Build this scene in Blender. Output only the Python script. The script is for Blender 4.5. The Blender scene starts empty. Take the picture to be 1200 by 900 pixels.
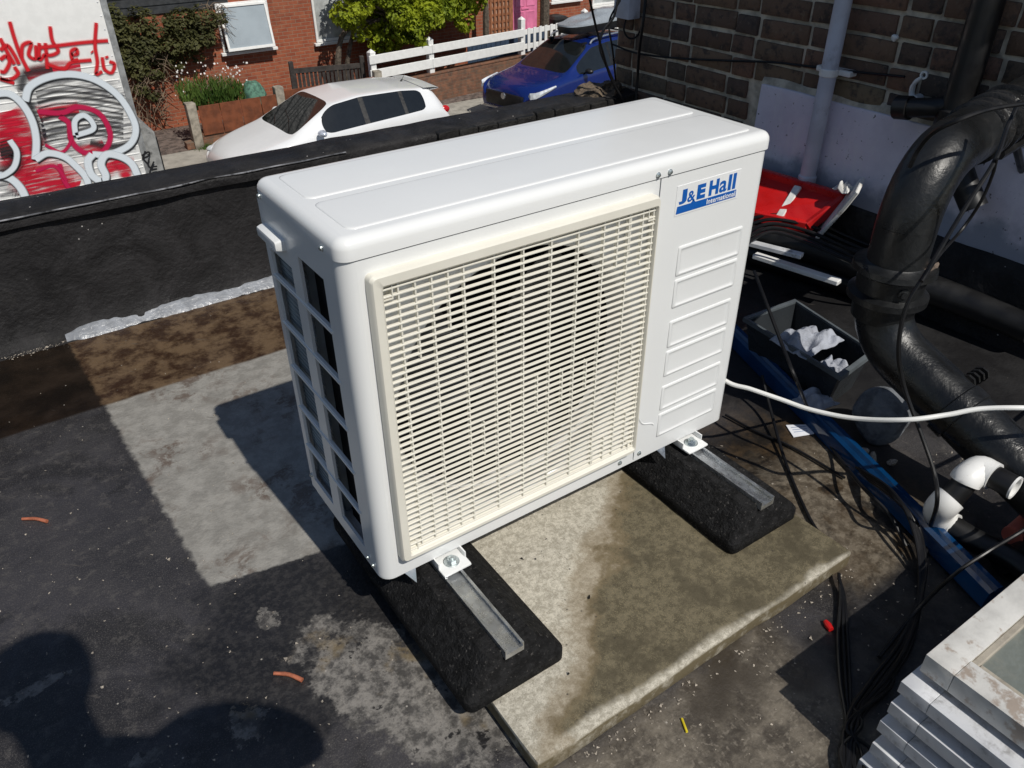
import bpy, bmesh, math, random
from mathutils import Vector, Matrix, noise as mnoise
R = math.radians
random.seed(7)
S = bpy.context.scene
COL = S.collection

# ---------------------------------------------------------------- camera, sky, sun, exposure
CAM = Vector((-.394, -1.025, 1.347)); FPX = 929.461
cd = bpy.data.cameras.new('camera'); cam = bpy.data.objects.new('camera', cd); COL.objects.link(cam)
cam.location = CAM
ROT = Matrix.Rotation(R(-34.337), 3, 'Z') @ Matrix.Rotation(R(56.166), 3, 'X') @ Matrix.Rotation(R(-.485), 3, 'Z')
cam.rotation_euler = ROT.to_euler()
cd.sensor_width = 36; cd.lens = FPX / 1200 * 36; cd.clip_start = .02; cd.clip_end = 900
S.camera = cam
SUND = Vector((-.05, .70, -.879)).normalized()            # direction the sunlight travels
W = bpy.data.worlds.new('World'); S.world = W; W.use_nodes = True
wn = W.node_tree.nodes; bgn = wn['Background']
sky = wn.new('ShaderNodeTexSky'); sky.sky_type = 'NISHITA'; sky.sun_disc = False
sky.sun_elevation = math.asin(-SUND.z); sky.sun_rotation = math.atan2(-SUND.x, -SUND.y)
sky.air_density = 1.0; sky.dust_density = .6; sky.ozone_density = 1.2
W.node_tree.links.new(sky.outputs[0], bgn.inputs[0]); bgn.inputs[1].default_value = .060
sd = bpy.data.lights.new('sun', 'SUN'); sd.energy = 3.7; sd.angle = R(.53); sd.color = (1, .955, .88)
sun = bpy.data.objects.new('sun', sd); COL.objects.link(sun); sun.location = (0, -6, 12)
sun.rotation_euler = SUND.to_track_quat('-Z', 'Y').to_euler()
S.view_settings.view_transform = 'Standard'; S.view_settings.look = 'None'
S.view_settings.exposure = 0.0; S.view_settings.gamma = 1; S.view_settings.use_curve_mapping = False
S.render.resolution_x = 1024; S.render.resolution_y = 768

# surveyed points: a sight line of the photograph cut with a real plane of the place
def ray(x, y): return ROT @ Vector(((x - 600) / FPX, -(y - 450) / FPX, -1))
def onz(x, y, z=0): d = ray(x, y); return CAM + d * ((z - CAM.z) / d.z)
def ony(x, y, Y): d = ray(x, y); return CAM + d * ((Y - CAM.y) / d.y)
def onx(x, y, X): d = ray(x, y); return CAM + d * ((X - CAM.x) / d.x)
def far(x, y, t): return CAM + ray(x, y) * t

# ---------------------------------------------------------------- node helper
class NT:
    def __init__(s, name):
        s.m = bpy.data.materials.new(name); s.m.use_nodes = True
        s.t = s.m.node_tree; s.n = s.t.nodes; s.b = s.n['Principled BSDF']
        s.co = s.n.new('ShaderNodeTexCoord').outputs['Object']
    def put(s, sock, v):
        if hasattr(v, 'is_output'): s.t.links.new(v, sock)
        elif isinstance(v, tuple) and len(v) == 3 and sock.type == 'RGBA': sock.default_value = (*v, 1)
        else: sock.default_value = v
    def math(s, op, a, b=0, c=0, clamp=False):
        n = s.n.new('ShaderNodeMath'); n.operation = op; n.use_clamp = clamp
        s.put(n.inputs[0], a); s.put(n.inputs[1], b); s.put(n.inputs[2], c); return n.outputs[0]
    def noise(s, scale, detail=4, rough=.55, vec=None, dist=0):
        n = s.n.new('ShaderNodeTexNoise'); n.inputs['Scale'].default_value = scale
        n.inputs['Detail'].default_value = detail; n.inputs['Roughness'].default_value = rough
        n.inputs['Distortion'].default_value = dist
        s.t.links.new(vec if vec is not None else s.co, n.inputs['Vector']); return n.outputs['Fac']
    def voro(s, scale, vec=None, feat='F1', out='Distance'):
        n = s.n.new('ShaderNodeTexVoronoi'); n.feature = feat; n.inputs['Scale'].default_value = scale
        s.t.links.new(vec if vec is not None else s.co, n.inputs['Vector']); return n.outputs[out]
    def step(s, v, a, b, lo=0., hi=1.):            # smoothstep map range
        n = s.n.new('ShaderNodeMapRange'); n.interpolation_type = 'SMOOTHSTEP'
        s.put(n.inputs['Value'], v); s.put(n.inputs['From Min'], a); s.put(n.inputs['From Max'], b)
        s.put(n.inputs['To Min'], lo); s.put(n.inputs['To Max'], hi); return n.outputs['Result']
    def mix(s, f, a, b, mode='MIX'):
        n = s.n.new('ShaderNodeMix'); n.data_type = 'RGBA'; n.blend_type = mode
        s.put(n.inputs[0], f); s.put(n.inputs[6], a); s.put(n.inputs[7], b); return n.outputs[2]
    def xyz(s, vec=None):
        n = s.n.new('ShaderNodeSeparateXYZ'); s.t.links.new(vec if vec is not None else s.co, n.inputs[0]); return n.outputs
    def comb(s, x, y, z):
        n = s.n.new('ShaderNodeCombineXYZ'); s.put(n.inputs[0], x); s.put(n.inputs[1], y); s.put(n.inputs[2], z); return n.outputs[0]
    def bump(s, h, strength=.5, dist=.01, prev=None):
        n = s.n.new('ShaderNodeBump'); n.inputs['Strength'].default_value = strength; n.inputs['Distance'].default_value = dist
        s.t.links.new(h, n.inputs['Height'])
        if prev is not None: s.t.links.new(prev, n.inputs['Normal'])
        return n.outputs[0]
    def rnd(s): return s.n.new('ShaderNodeObjectInfo').outputs['Random']
    def set(s, color=None, rough=None, metal=None, normal=None, spec=None, **k):
        for key, v in (('Base Color', color), ('Roughness', rough), ('Metallic', metal), ('Normal', normal), ('Specular IOR Level', spec)):
            if v is not None: s.put(s.b.inputs[key], v)
        for kk, v in k.items(): s.put(s.b.inputs[kk.replace('_', ' ')], v)
        return s.m

def gm(name, col, rough=.5, metal=0., var=.2, scale=9., bump=0., bscale=90., bd=.004, spec=.5, dirt=None, dscale=5., dlo=.55, dhi=.75, rvar=.12, **k):
    """general material: colour with uneven tone, optional dirt blotches, uneven gloss and fine relief"""
    n = NT(name)
    a = n.noise(scale, 5)
    c = n.mix(n.step(a, .37, .63), tuple(x * (1 - var) for x in col), tuple(min(1, x * (1 + var)) for x in col))
    if dirt: c = n.mix(n.step(n.noise(dscale, 6, .65), dlo, dhi), c, dirt)
    r = n.step(n.noise(scale * 2.3, 4), .3, .7, max(.02, rough - rvar), min(1, rough + rvar))
    nm = n.bump(n.noise(bscale, 3), bump, bd) if bump else None
    return n.set(c, r, metal, nm, spec, **k)

# ---------------------------------------------------------------- mesh helpers
def link(name, me, mat=None, parent=None, smooth=True, angle=35):
    o = bpy.data.objects.new(name, me); COL.objects.link(o)
    if mat and not me.materials: me.materials.append(mat)
    if smooth and len(me.polygons):
        me.polygons.foreach_set('use_smooth', [True] * len(me.polygons))
        try: me.set_sharp_from_angle(angle=R(angle))
        except Exception: pass
    if parent: o.parent = parent
    return o
def obj(name, bm, mat=None, parent=None, smooth=True, angle=35):
    bmesh.ops.recalc_face_normals(bm, faces=bm.faces[:])
    me = bpy.data.meshes.new(name); bm.to_mesh(me); bm.free()
    return link(name, me, mat, parent, smooth, angle)
def tag(o, label=None, cat=None, group=None, kind=None):
    if label: o['label'] = label
    if cat: o['category'] = cat
    if group: o['group'] = group
    if kind: o['kind'] = kind
    return o
def empty(name, loc=(0, 0, 0), rz=0., label=None, cat=None, group=None):
    o = bpy.data.objects.new(name, None); COL.objects.link(o); o.location = loc; o.rotation_euler = (0, 0, rz)
    o.empty_display_size = .1
    return tag(o, label, cat, group)
def B(): return bmesh.new()
def box(bm, x0, x1, y0, y1, z0, z1, bev=0., seg=2, M=None):
    r = bmesh.ops.create_cube(bm, size=1)
    vs = r['verts']
    for v in vs: v.co = Vector((x0 + (v.co.x + .5) * (x1 - x0), y0 + (v.co.y + .5) * (y1 - y0), z0 + (v.co.z + .5) * (z1 - z0)))
    if bev:
        es = list({e for v in vs for e in v.link_edges})
        rr = bmesh.ops.bevel(bm, geom=es, offset=bev, segments=seg, profile=.6, affect='EDGES')
        vs = list({v for f in rr['faces'] for v in f.verts} | {v for v in vs if v.is_valid})
    if M is not None:
        for v in vs: v.co = M @ v.co
    return vs
def ring_loft(bm, rings, cap0=True, cap1=True, closed=True):
    vr = [[bm.verts.new(p) for p in r] for r in rings]
    n = len(vr[0])
    for a, b in zip(vr, vr[1:]):
        for i in range(n if closed else n - 1):
            j = (i + 1) % n
            try: bm.faces.new((a[i], a[j], b[j], b[i]))
            except ValueError: pass
    if cap0 and closed: bm.faces.new(list(reversed(vr[0])))
    if cap1 and closed: bm.faces.new(vr[-1])
    return vr
def cr(pts, n=8):
    """Catmull-Rom through points"""
    P = [Vector(p) for p in pts]
    if len(P) < 3: return P
    out = []
    Q = [P[0] * 2 - P[1]] + P + [P[-1] * 2 - P[-2]]
    for i in range(1, len(Q) - 2):
        a, b, c, d = Q[i - 1:i + 3]
        for k in range(n):
            t = k / n
            out.append(.5 * ((2 * b) + (c - a) * t + (2 * a - 5 * b + 4 * c - d) * t * t + (3 * b - a - 3 * c + d) * t ** 3))
    out.append(P[-1]); return out
def frames(P):
    T = [((P[min(i + 1, len(P) - 1)] - P[max(i - 1, 0)]).normalized()) for i in range(len(P))]
    u = T[0].orthogonal().normalized(); out = []
    for t in T:
        u = (u - t * u.dot(t))
        u = u.normalized() if u.length > 1e-6 else t.orthogonal().normalized()
        out.append((t, u, t.cross(u)))
    return out
def tube(bm, pts, r, n=10, smooth=0, cap=True):
    P = cr(pts, smooth) if smooth else [Vector(p) for p in pts]
    rr = r if isinstance(r, (list, tuple)) else [r] * len(P)
    if len(rr) != len(P): rr = [rr[min(int(i / (len(P) - 1) * (len(rr) - 1) + .5), len(rr) - 1)] for i in range(len(P))]
    rings = []
    for p, (t, u, v), q in zip(P, frames(P), rr):
        rings.append([p + (u * math.cos(2 * math.pi * k / n) + v * math.sin(2 * math.pi * k / n)) * q for k in range(n)])
    return ring_loft(bm, rings, cap, cap)
def lathe(bm, prof, n=24, M=None, cap0=True, cap1=True):
    M = M or Matrix()
    rings = [[M @ Vector((r * math.cos(2 * math.pi * k / n), r * math.sin(2 * math.pi * k / n), z)) for k in range(n)] for r, z in prof]
    return ring_loft(bm, rings, cap0, cap1)
def rrect(x0, x1, y0, y1, r, n=5):
    out = []
    for cx, cy, a0 in ((x1 - r, y0 + r, -90), (x1 - r, y1 - r, 0), (x0 + r, y1 - r, 90), (x0 + r, y0 + r, 180)):
        for k in range(n + 1):
            a = R(a0 + 90 * k / n); out.append((cx + r * math.cos(a), cy + r * math.sin(a)))
    return out
def poly_prism(bm, pts, ext):
    a = [bm.verts.new(p) for p in pts]; b = [bm.verts.new(Vector(p) + Vector(ext)) for p in pts]
    bm.faces.new(a); bm.faces.new(list(reversed(b)))
    for i in range(len(a)):
        j = (i + 1) % len(a); bm.faces.new((a[i], b[i], b[j], a[j]))
def jitter(bm, amp, scale, seed=0):
    for v in bm.verts:
        q = v.co * scale + Vector((seed, seed * 1.7, seed * .3))
        v.co += Vector((mnoise.noise(q), mnoise.noise(q + Vector((31, 0, 0))), mnoise.noise(q + Vector((0, 47, 0))))) * amp
def align(p, q):
    """matrix taking +Z to q-p, placed at p"""
    d = (Vector(q) - Vector(p)); return Matrix.Translation(p) @ d.to_track_quat('Z', 'Y').to_matrix().to_4x4()
def copy_tree(o, parent=None):
    c = o.copy(); COL.objects.link(c)
    if parent: c.parent = parent
    for ch in o.children: copy_tree(ch, c)
    return c
def text_mesh(name, body, x0, x1, z0, z1, y, mat, parent, bold=.012, shear=0.):
    cu = bpy.data.curves.new(name, 'FONT'); cu.body = body; cu.size = 1; cu.offset = bold; cu.shear = shear; cu.extrude = .0
    t = bpy.data.objects.new(name, cu); COL.objects.link(t)
    dg = bpy.context.evaluated_depsgraph_get()
    me = bpy.data.meshes.new_from_object(t.evaluated_get(dg)); bpy.data.objects.remove(t)
    xs = [v.co.x for v in me.vertices]; ys = [v.co.y for v in me.vertices]
    ax, bx_, ay, by = min(xs), max(xs), min(ys), max(ys)
    for v in me.vertices:
        v.co = Vector((x0 + (v.co.x - ax) / (bx_ - ax) * (x1 - x0), y, z0 + (v.co.y - ay) / (by - ay) * (z1 - z0)))
    me.materials.clear()
    return link(name, me, mat, parent, smooth=False)

# ---------------------------------------------------------------- materials
def roof_mat():
    n = NT('roof_coating'); o = n.xyz(); x, y = o[0], o[1]
    n6 = n.noise(6, 6, .62); n30 = n.noise(34, 5, .6); n120 = n.noise(150, 3); n2 = n.noise(2.2, 4)
    wob = n.math('MULTIPLY', n.math('SUBTRACT', n30, .5), .07)
    wob2 = n.math('MULTIPLY', n.math('SUBTRACT', n6, .5), .22)
    xa = n.math('ADD', x, n.math('MULTIPLY', wob, .5)); ya = n.math('ADD', y, n.math('MULTIPLY', wob, .35))
    # black coating, worn paler and dustier in places
    base = n.mix(n.step(n6, .32, .68), (.017, .016, .017), (.036, .034, .0355))
    base = n.mix(n.step(n.noise(1.3, 5), .38, .62), base, (.044, .041, .044))
    base = n.mix(n.step(n.noise(2.7, 6, .66, dist=.5), .50, .60), base, (.021, .0195, .020))
    base = n.mix(n.math('MULTIPLY', n.step(n.noise(26, 8, .78), .52, .62), .55), base, (.085, .078, .072))
    base = n.mix(n.math('MULTIPLY', n.step(n.noise(380, 2), .56, .63), .45), base, (.13, .12, .11))
    base = n.mix(n.math('MULTIPLY', n.step(n.noise(7, 9, .8), .56, .64), .35), base, (.11, .10, .09))
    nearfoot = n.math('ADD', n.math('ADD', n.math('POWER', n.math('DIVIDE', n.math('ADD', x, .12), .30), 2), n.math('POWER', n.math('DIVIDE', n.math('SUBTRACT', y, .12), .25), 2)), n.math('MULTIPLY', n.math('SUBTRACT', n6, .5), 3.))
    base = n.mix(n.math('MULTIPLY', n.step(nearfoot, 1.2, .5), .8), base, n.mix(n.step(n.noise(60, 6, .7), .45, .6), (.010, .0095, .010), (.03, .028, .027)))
    # bare concrete in front of the slab
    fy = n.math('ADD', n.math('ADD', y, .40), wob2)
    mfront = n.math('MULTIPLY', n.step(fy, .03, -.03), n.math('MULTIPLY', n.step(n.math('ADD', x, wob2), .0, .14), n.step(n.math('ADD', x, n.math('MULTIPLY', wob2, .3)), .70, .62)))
    conc = n.mix(n.step(n.noise(12, 9, .75), .38, .62), (.055, .046, .036), (.16, .138, .108))
    conc = n.mix(n.math('MULTIPLY', n.step(n.noise(90, 4, .6), .54, .64), .5), conc, (.24, .21, .17))
    conc = n.mix(n.step(n.noise(2.6, 3), .50, .62), conc, (.045, .036, .026))
    # bare area on the right of the slab
    mright = n.math('MULTIPLY', n.math('MULTIPLY', n.step(n.math('ADD', x, wob2), .86, 1.0), n.step(n.math('ADD', x, wob2), 1.34, 1.22)), n.step(n.math('ADD', y, wob2), .0, -.14))
    mright = n.math('MULTIPLY', mright, n.step(n.noise(5.5, 7, .7, dist=.6), .44, .54))
    # scraped patch left of the slab
    d = n.math('ADD', n.math('MULTIPLY', n.math('ADD', x, .03), .9), n.math('MULTIPLY', n.math('ADD', y, .13), .42))
    e = n.math('SUBTRACT', n.math('MULTIPLY', n.math('ADD', y, .13), .9), n.math('MULTIPLY', n.math('ADD', x, .03), .42))
    dd = n.math('ADD', n.math('POWER', n.math('DIVIDE', d, .105), 2), n.math('POWER', n.math('DIVIDE', e, .26), 2))
    dd = n.math('ADD', dd, n.math('MULTIPLY', n.math('SUBTRACT', n.noise(11, 7, .7), .5), 4.2))
    mscr = n.step(dd, 1.25, .75)
    scr = n.mix(n.step(n.noise(26, 8, .75), .40, .60), (.06, .056, .052), (.23, .215, .195))
    scr = n.mix(n.step(n.noise(13, 6, .7), .56, .62), scr, (.016, .015, .015))
    scr = n.mix(n.math('MULTIPLY', n.step(n.noise(8, 4), .56, .66), .6), scr, (.20, .15, .08))
    for ex, ey, ax, ay in ((-.31, -.02, .030, .042), (-.485, .018, .034, .02), (-.63, .295, .075, .014), (-.19, .20, .02, .03)):
        d2 = n.math('ADD', n.math('POWER', n.math('DIVIDE', n.math('SUBTRACT', x, ex), ax), 2), n.math('POWER', n.math('DIVIDE', n.math('SUBTRACT', y, ey), ay), 2))
        d2 = n.math('ADD', d2, n.math('MULTIPLY', n.math('SUBTRACT', n.noise(30, 8, .75), .5), 9.))
        mscr = n.math('MAXIMUM', mscr, n.math('MULTIPLY', n.step(d2, 1.2, .8), .75))
    c = n.mix(mscr, base, scr)
    wetr = n.math('MULTIPLY', n.math('MULTIPLY', n.step(x, .80, .95), n.step(x, 1.45, 1.25)), n.math('MULTIPLY', n.step(y, .25, .0), n.step(y, -.60, -.5)))
    c = n.mix(wetr, c, n.mix(n.step(n.noise(9, 8, .72), .42, .60), (.010, .0075, .005), (.050, .032, .016)))
    c = n.mix(n.math('MULTIPLY', mright, .85), c, n.mix(n.step(n.noise(40, 8, .78), .42, .60), (.085, .068, .048), (.19, .16, .12)))
    c = n.mix(n.math('MULTIPLY', n.step(x, .62, .72), n.step(y, -.46, -.50)), c, n.mix(n.step(n.noise(20, 8, .75), .42, .60), (.011, .010, .010), (.034, .031, .029)))  # tar blackened further where the panel stack casts its shadow
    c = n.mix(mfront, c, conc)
    # grey painted patch with its brushed edge
    edge = n.math('MULTIPLY_ADD', n.math('SUBTRACT', y, .356), -.0457, -.268)
    m1 = n.step(n.math('SUBTRACT', xa, edge), -.008, .008)
    e2 = n.math('MULTIPLY_ADD', x, -.165, .312)
    m2 = n.step(n.math('SUBTRACT', ya, e2), -.004, .004)
    mpatch = n.math('MULTIPLY', n.math('MULTIPLY', m1, m2), n.step(x, .62, .58))
    mpatch = n.math('MULTIPLY', mpatch, n.step(n.noise(60, 7, .75), .24, .34))
    grey = n.mix(n.step(n.noise(18, 8, .72), .38, .62), (.215, .205, .185), (.30, .288, .262))
    stain = n.math('MULTIPLY', n.step(n.noise(15, 9, .78, dist=.4), .47, .58), n.step(n.noise(3.0, 4), .44, .58))
    grey = n.mix(n.math('MULTIPLY', stain, .8), grey, (.095, .062, .044))
    c = n.mix(mpatch, c, grey)
    # rust-brown silt left by standing water along the parapet
    wy = n.math('ADD', y, n.math('MULTIPLY', n.math('SUBTRACT', n2, .5), .05))
    msilt = n.step(wy, 1.226, 1.242)
    silt_d = n.mix(n.step(n6, .35, .65), (.0055, .0032, .0016), (.017, .0095, .0045))
    silt_l = n.mix(n.step(n.noise(11, 9, .74), .40, .60), (.032, .015, .007), (.13, .085, .048))
    c = n.mix(msilt, c, n.mix(mpatch, silt_d, silt_l))
    c = n.mix(n.math('MULTIPLY', n.step(n.math('ADD', n.math('ADD', x, y), wob2), 1.25, 1.5), n.step(x, .9, 1.1)), c, (.012, .0115, .012))
    # grit specks
    v = n.n.new('ShaderNodeTexVoronoi'); v.inputs['Scale'].default_value = 42; n.t.links.new(n.co, v.inputs['Vector'])
    hue = n.xyz(v.outputs['Color'])
    sp = n.math('MULTIPLY', n.step(v.outputs['Distance'], .10, .06), n.step(hue[0], .93, .94))
    c = n.mix(n.math('MULTIPLY', sp, .75), c, (.40, .37, .33))
    # long scrape marks
    sc = n.noise(5, 3, .5, n.comb(n.math('MULTIPLY_ADD', y, -1.6, n.math('MULTIPLY', x, 1.4)), n.math('MULTIPLY_ADD', y, 9., n.math('MULTIPLY', x, 9.)), 0))
    c = n.mix(n.math('MULTIPLY', n.step(sc, .69, .75), .5), c, (.09, .08, .07))
    r = n.step(n6, .35, .65, .40, .62)
    wet = n.math('MULTIPLY', n.step(n.noise(3.1, 4), .50, .60), n.step(n.math('ADD', x, y), 1.6, .4))
    r = n.math('SUBTRACT', r, n.math('MULTIPLY', wet, .16))
    r = n.math('SUBTRACT', r, n.math('MULTIPLY', msilt, .10))
    h = n.math('ADD', n.math('MULTIPLY', n30, .5), n.math('MULTIPLY', n120, .25))
    h = n.math('ADD', h, n.math('MULTIPLY', n6, .9))
    h = n.math('ADD', h, n.math('MULTIPLY', n.math('MAXIMUM', mscr, mpatch), -.12))
    return n.set(c, r, 0, n.bump(h, .5, .010), .55)

def tar_mat(name='tar', col=(.0125, .012, .0125), lo=.45, hi=.78, scale=7, bd=.02, specks=True, spec=.2):
    n = NT(name)
    a = n.noise(scale, 7, .65, dist=.6); f = n.noise(70, 5)
    c = n.mix(n.step(a, .35, .7), col, tuple(q * 2.2 for q in col))
    c = n.mix(n.math('MULTIPLY', n.step(n.noise(3.3, 8, .7), .58, .72), .6), c, (.07, .066, .06))
    if specks:
        v = n.n.new('ShaderNodeTexVoronoi'); v.inputs['Scale'].default_value = 36; n.t.links.new(n.co, v.inputs['Vector'])
        sp = n.math('MULTIPLY', n.step(v.outputs['Distance'], .11, .06), n.step(n.xyz(v.outputs['Color'])[1], .86, .88))
        c = n.mix(n.math('MULTIPLY', sp, n.step(n.noise(2.1, 2), .46, .54)), c, (.46, .44, .42))
    h = n.math('ADD', a, n.math('MULTIPLY', f, .35))
    return n.set(c, n.step(n.noise(11, 4), .3, .7, lo, hi), 0, n.bump(h, .7, bd), spec)

def far_brick(name, c1, c2, mortar, rotz=0):
    n = NT(name); o = n.xyz()
    vec = n.comb(n.math('ADD', o[0], o[1]), o[2], 0)
    b = n.n.new('ShaderNodeTexBrick'); n.t.links.new(vec, b.inputs['Vector'])
    b.inputs['Scale'].default_value = 1; b.inputs['Brick Width'].default_value = .225; b.inputs['Row Height'].default_value = .075
    b.inputs['Mortar Size'].default_value = .007; b.inputs['Mortar Smooth'].default_value = .2; b.inputs['Bias'].default_value = 0
    n.put(b.inputs['Color1'], c1); n.put(b.inputs['Color2'], c2); n.put(b.inputs['Mortar'], mortar)
    c = n.mix(n.step(n.noise(1.4, 6, .65), .35, .7), b.outputs['Color'], n.mix(.35, b.outputs['Color'], (.10, .05, .035)))
    c = n.mix(n.math('MULTIPLY', n.step(n.noise(7, 3), .35, .7), .35), c, (.42, .17, .09))
    h = n.math('MULTIPLY', b.outputs['Fac'], -1)
    return n.set(c, .85, 0, n.bump(h, .5, .01), .3)

def brick_mat():
    n = NT('stock_brick'); r = n.rnd()
    rm = n.n.new('ShaderNodeValToRGB'); n.t.links.new(r, rm.inputs[0]); cr_ = rm.color_ramp
    cols = [(0, (0.126, 0.079, 0.056)), (.18, (0.184, 0.116, 0.078)), (.34, (0.092, 0.068, 0.058)), (.5, (0.213, 0.121, 0.082)), (.66, (0.145, 0.106, 0.072)), (.8, (0.072, 0.060, 0.056)), (.9, (0.232, 0.174, 0.106)), (1, (0.165, 0.086, 0.063))]
    while len(cr_.elements) < len(cols): cr_.elements.new(.5)
    for e, (p, c) in zip(cr_.elements, cols): e.position = p; e.color = (*c, 1)
    v = n.n.new('ShaderNodeVectorMath'); v.operation = 'ADD'; n.t.links.new(n.co, v.inputs[0]); n.t.links.new(n.comb(r, n.math('MULTIPLY', r, 7), 0), v.inputs[1])
    a = n.noise(22, 7, .7, v.outputs[0])
    c = n.mix(n.math('MULTIPLY', n.step(a, .48, .64), .8), rm.outputs[0], (.05, .043, .04))
    c = n.mix(n.math('MULTIPLY', n.step(n.noise(48, 4, .6, v.outputs[0]), .58, .72), .6), c, (.22, .17, .12))
    return n.set(c, .88, 0, n.bump(n.noise(60, 5, .65, v.outputs[0]), .8, .006), .3)

def slab_mat():
    n = NT('slab_concrete'); o = n.xyz(); x, y = o[0], o[1]
    a = n.noise(13, 8, .7); f = n.noise(110, 4); b = n.noise(4, 4)
    c = n.mix(n.step(n.noise(75, 9, .8), .40, .60), (.34, .315, .255), (.58, .545, .46))
    c = n.mix(n.math('MULTIPLY', n.step(n.noise(420, 2), .54, .62), .45), c, (.22, .195, .155))
    c = n.mix(n.step(f, .62, .75), c, (.22, .20, .17))
    # damp stain: everything right of a wandering line, with dry islands
    e = n.math('ADD', n.math('ADD', x, n.math('MULTIPLY', n.math('SUBTRACT', n.noise(7, 7, .66), .5), .36)), n.math('MULTIPLY', y, -1.1))
    m = n.step(e, .575, .62)
    m = n.math('MULTIPLY', m, n.step(n.math('ADD', y, n.math('MULTIPLY', n.math('SUBTRACT', b, .5), .12)), -.408, -.388))
    wetc = n.mix(n.step(n.noise(60, 9, .8), .40, .60), (.080, .068, .042), (.150, .128, .082))
    wetc = n.mix(n.math('MULTIPLY', n.step(n.noise(420, 2), .55, .63), .5), wetc, (.24, .20, .12))
    wetc = n.mix(n.math('MULTIPLY', n.step(n.noise(9, 6, .65), .48, .60), .7), wetc, (.062, .052, .032))
    c = n.mix(m, c, wetc)
    rim = n.math('MULTIPLY', n.step(e, .50, .575), n.step(e, .66, .60)); c = n.mix(n.math('MULTIPLY', rim, .55), c, (.20, .15, .085))
    # dirt band on the vertical edges
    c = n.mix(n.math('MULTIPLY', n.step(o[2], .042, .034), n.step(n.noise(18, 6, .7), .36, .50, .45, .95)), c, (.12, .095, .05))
    c = n.mix(n.math('MULTIPLY', n.step(n.voro(36), .10, .05), .7), c, (.03, .027, .025))
    r = n.math('SUBTRACT', .88, n.math('MULTIPLY', m, .22))
    h = n.math('ADD', n.math('MULTIPLY', f, .6), a)
    return n.set(c, r, 0, n.bump(h, .4, .004), .35)

def render_mat():
    n = NT('painted_render'); o = n.xyz()
    vec = n.comb(n.math('MULTIPLY', o[1], 7), n.math('MULTIPLY', o[2], 1.6), 0)
    a = n.noise(4, 7, .65); st = n.noise(2.2, 6, .6, vec)
    c = n.mix(n.step(a, .3, .7), (.64, .60, .70), (.78, .74, .83))
    c = n.mix(n.math('MULTIPLY', n.step(st, .52, .7), .6), c, (.80, .78, .82))
    c = n.mix(n.step(n.math('ADD', o[2], n.math('MULTIPLY', n.math('SUBTRACT', n.noise(7, 6), .5), .28)), .40, .32), c, (.30, .32, .39))  # deeper bluish shade near the foot, mixed into the paint colour
    c = n.mix(n.step(n.noise(60, 3), .66, .74), c, (.10, .09, .10))
    return n.set(c, .7, 0, n.bump(n.noise(35, 5), .4, .006), .4)

M = {}
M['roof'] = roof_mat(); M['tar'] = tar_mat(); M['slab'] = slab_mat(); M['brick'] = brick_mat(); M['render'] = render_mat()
M['tar_gloss'] = tar_mat('tar_gloss', (.012, .012, .0125), .18, .42, 11, .012, False)
M['mortar'] = gm('mortar', (.52, .455, .36), .92, var=.3, scale=14, bump=.7, bscale=60, bd=.008, dirt=(.22, .185, .15), dscale=9)
M['unit'] = gm('unit_white_paint', (.78, .79, .785), .22, var=.012, scale=3, bump=.02, bscale=240, bd=.001, rvar=.05, dirt=(.72, .72, .69), dscale=7, dlo=.62, dhi=.8)
M['ivory'] = gm('ivory_plastic', (.74, .715, .63), .42, var=.03, scale=6, rvar=.06)
M['dark_in'] = gm('dark_interior', (.010, .010, .011), .7, spec=.2)
M['fan'] = gm('fan_plastic', (.05, .052, .055), .45)
M['coil'] = gm('coil_fins', (.34, .38, .40), .45, .2)
M['steel'] = gm('galvanised_steel', (.58, .60, .62), .33, .9, var=.15, scale=25, rvar=.12)
M['bolt'] = gm('zinc_bolt', (.55, .60, .60), .3, .9, var=.1)
M['rubber'] = gm('rubber_crumb', (.012, .012, .0125), .82, var=.4, scale=60, bump=.9, bscale=190, bd=.006, dirt=(.07, .066, .062), dscale=130, dlo=.60, dhi=.66, spec=.15)
M['logo'] = gm('logo_blue', (.004, .10, .42), .4, var=.02)
M['sticker'] = gm('sticker_white', (.79, .80, .80), .33, var=.01)
M['black_plastic'] = gm('black_plastic', (.009, .009, .0095), .42)
M['cable'] = gm('cable_black', (.008, .008, .009), .4, spec=.3)
M['white_cable'] = gm('cable_white', (.82, .82, .79), .4, var=.03)
M['pvc'] = gm('pvc_white', (.80, .80, .78), .35, var=.04, dirt=(.45, .40, .33), dscale=14, dlo=.62, dhi=.75)
M['grey_pipe'] = gm('grey_pipe', (.52, .54, .62), .55, var=.1, scale=7, dirt=(.16, .15, .16), dscale=8)
M['soil'] = tar_mat('soil_pipe_paint', (.0065, .007, .0075), .24, .46, 9, .005, False, .5)
M['copper'] = gm('copper', (.78, .26, .14), .34, .6, var=.2, scale=40)
M['alu'] = gm('aluminium', (.66, .67, .69), .45, .2, var=.14, scale=8, dirt=(.22, .21, .20), dscale=12, dlo=.55, dhi=.72)
M['frame_white'] = gm('weathered_white_frame', (.56, .55, .52), .6, var=.12, scale=16, dirt=(.36, .30, .25), dscale=22, dlo=.54, dhi=.64, bump=.3, bscale=60)
M['blue_pole'] = gm('blue_gloss_paint', (.003, .042, .13), .14, var=.2, scale=8, dirt=(.004, .02, .06), dscale=6)
M['red'] = gm('red_plastic', (.50, .010, .010), .35, var=.1)
M['white_board'] = gm('white_board', (.70, .69, .66), .6, dirt=(.25, .2, .16), dscale=16)
M['rag'] = gm('rag', (.34, .36, .41), .9, var=.15, scale=25, bump=.5, bscale=200)
M['stone'] = gm('grey_stone', (.13, .14, .155), .9, var=.3, scale=30, bump=.6, bscale=80, bd=.01)
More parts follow.
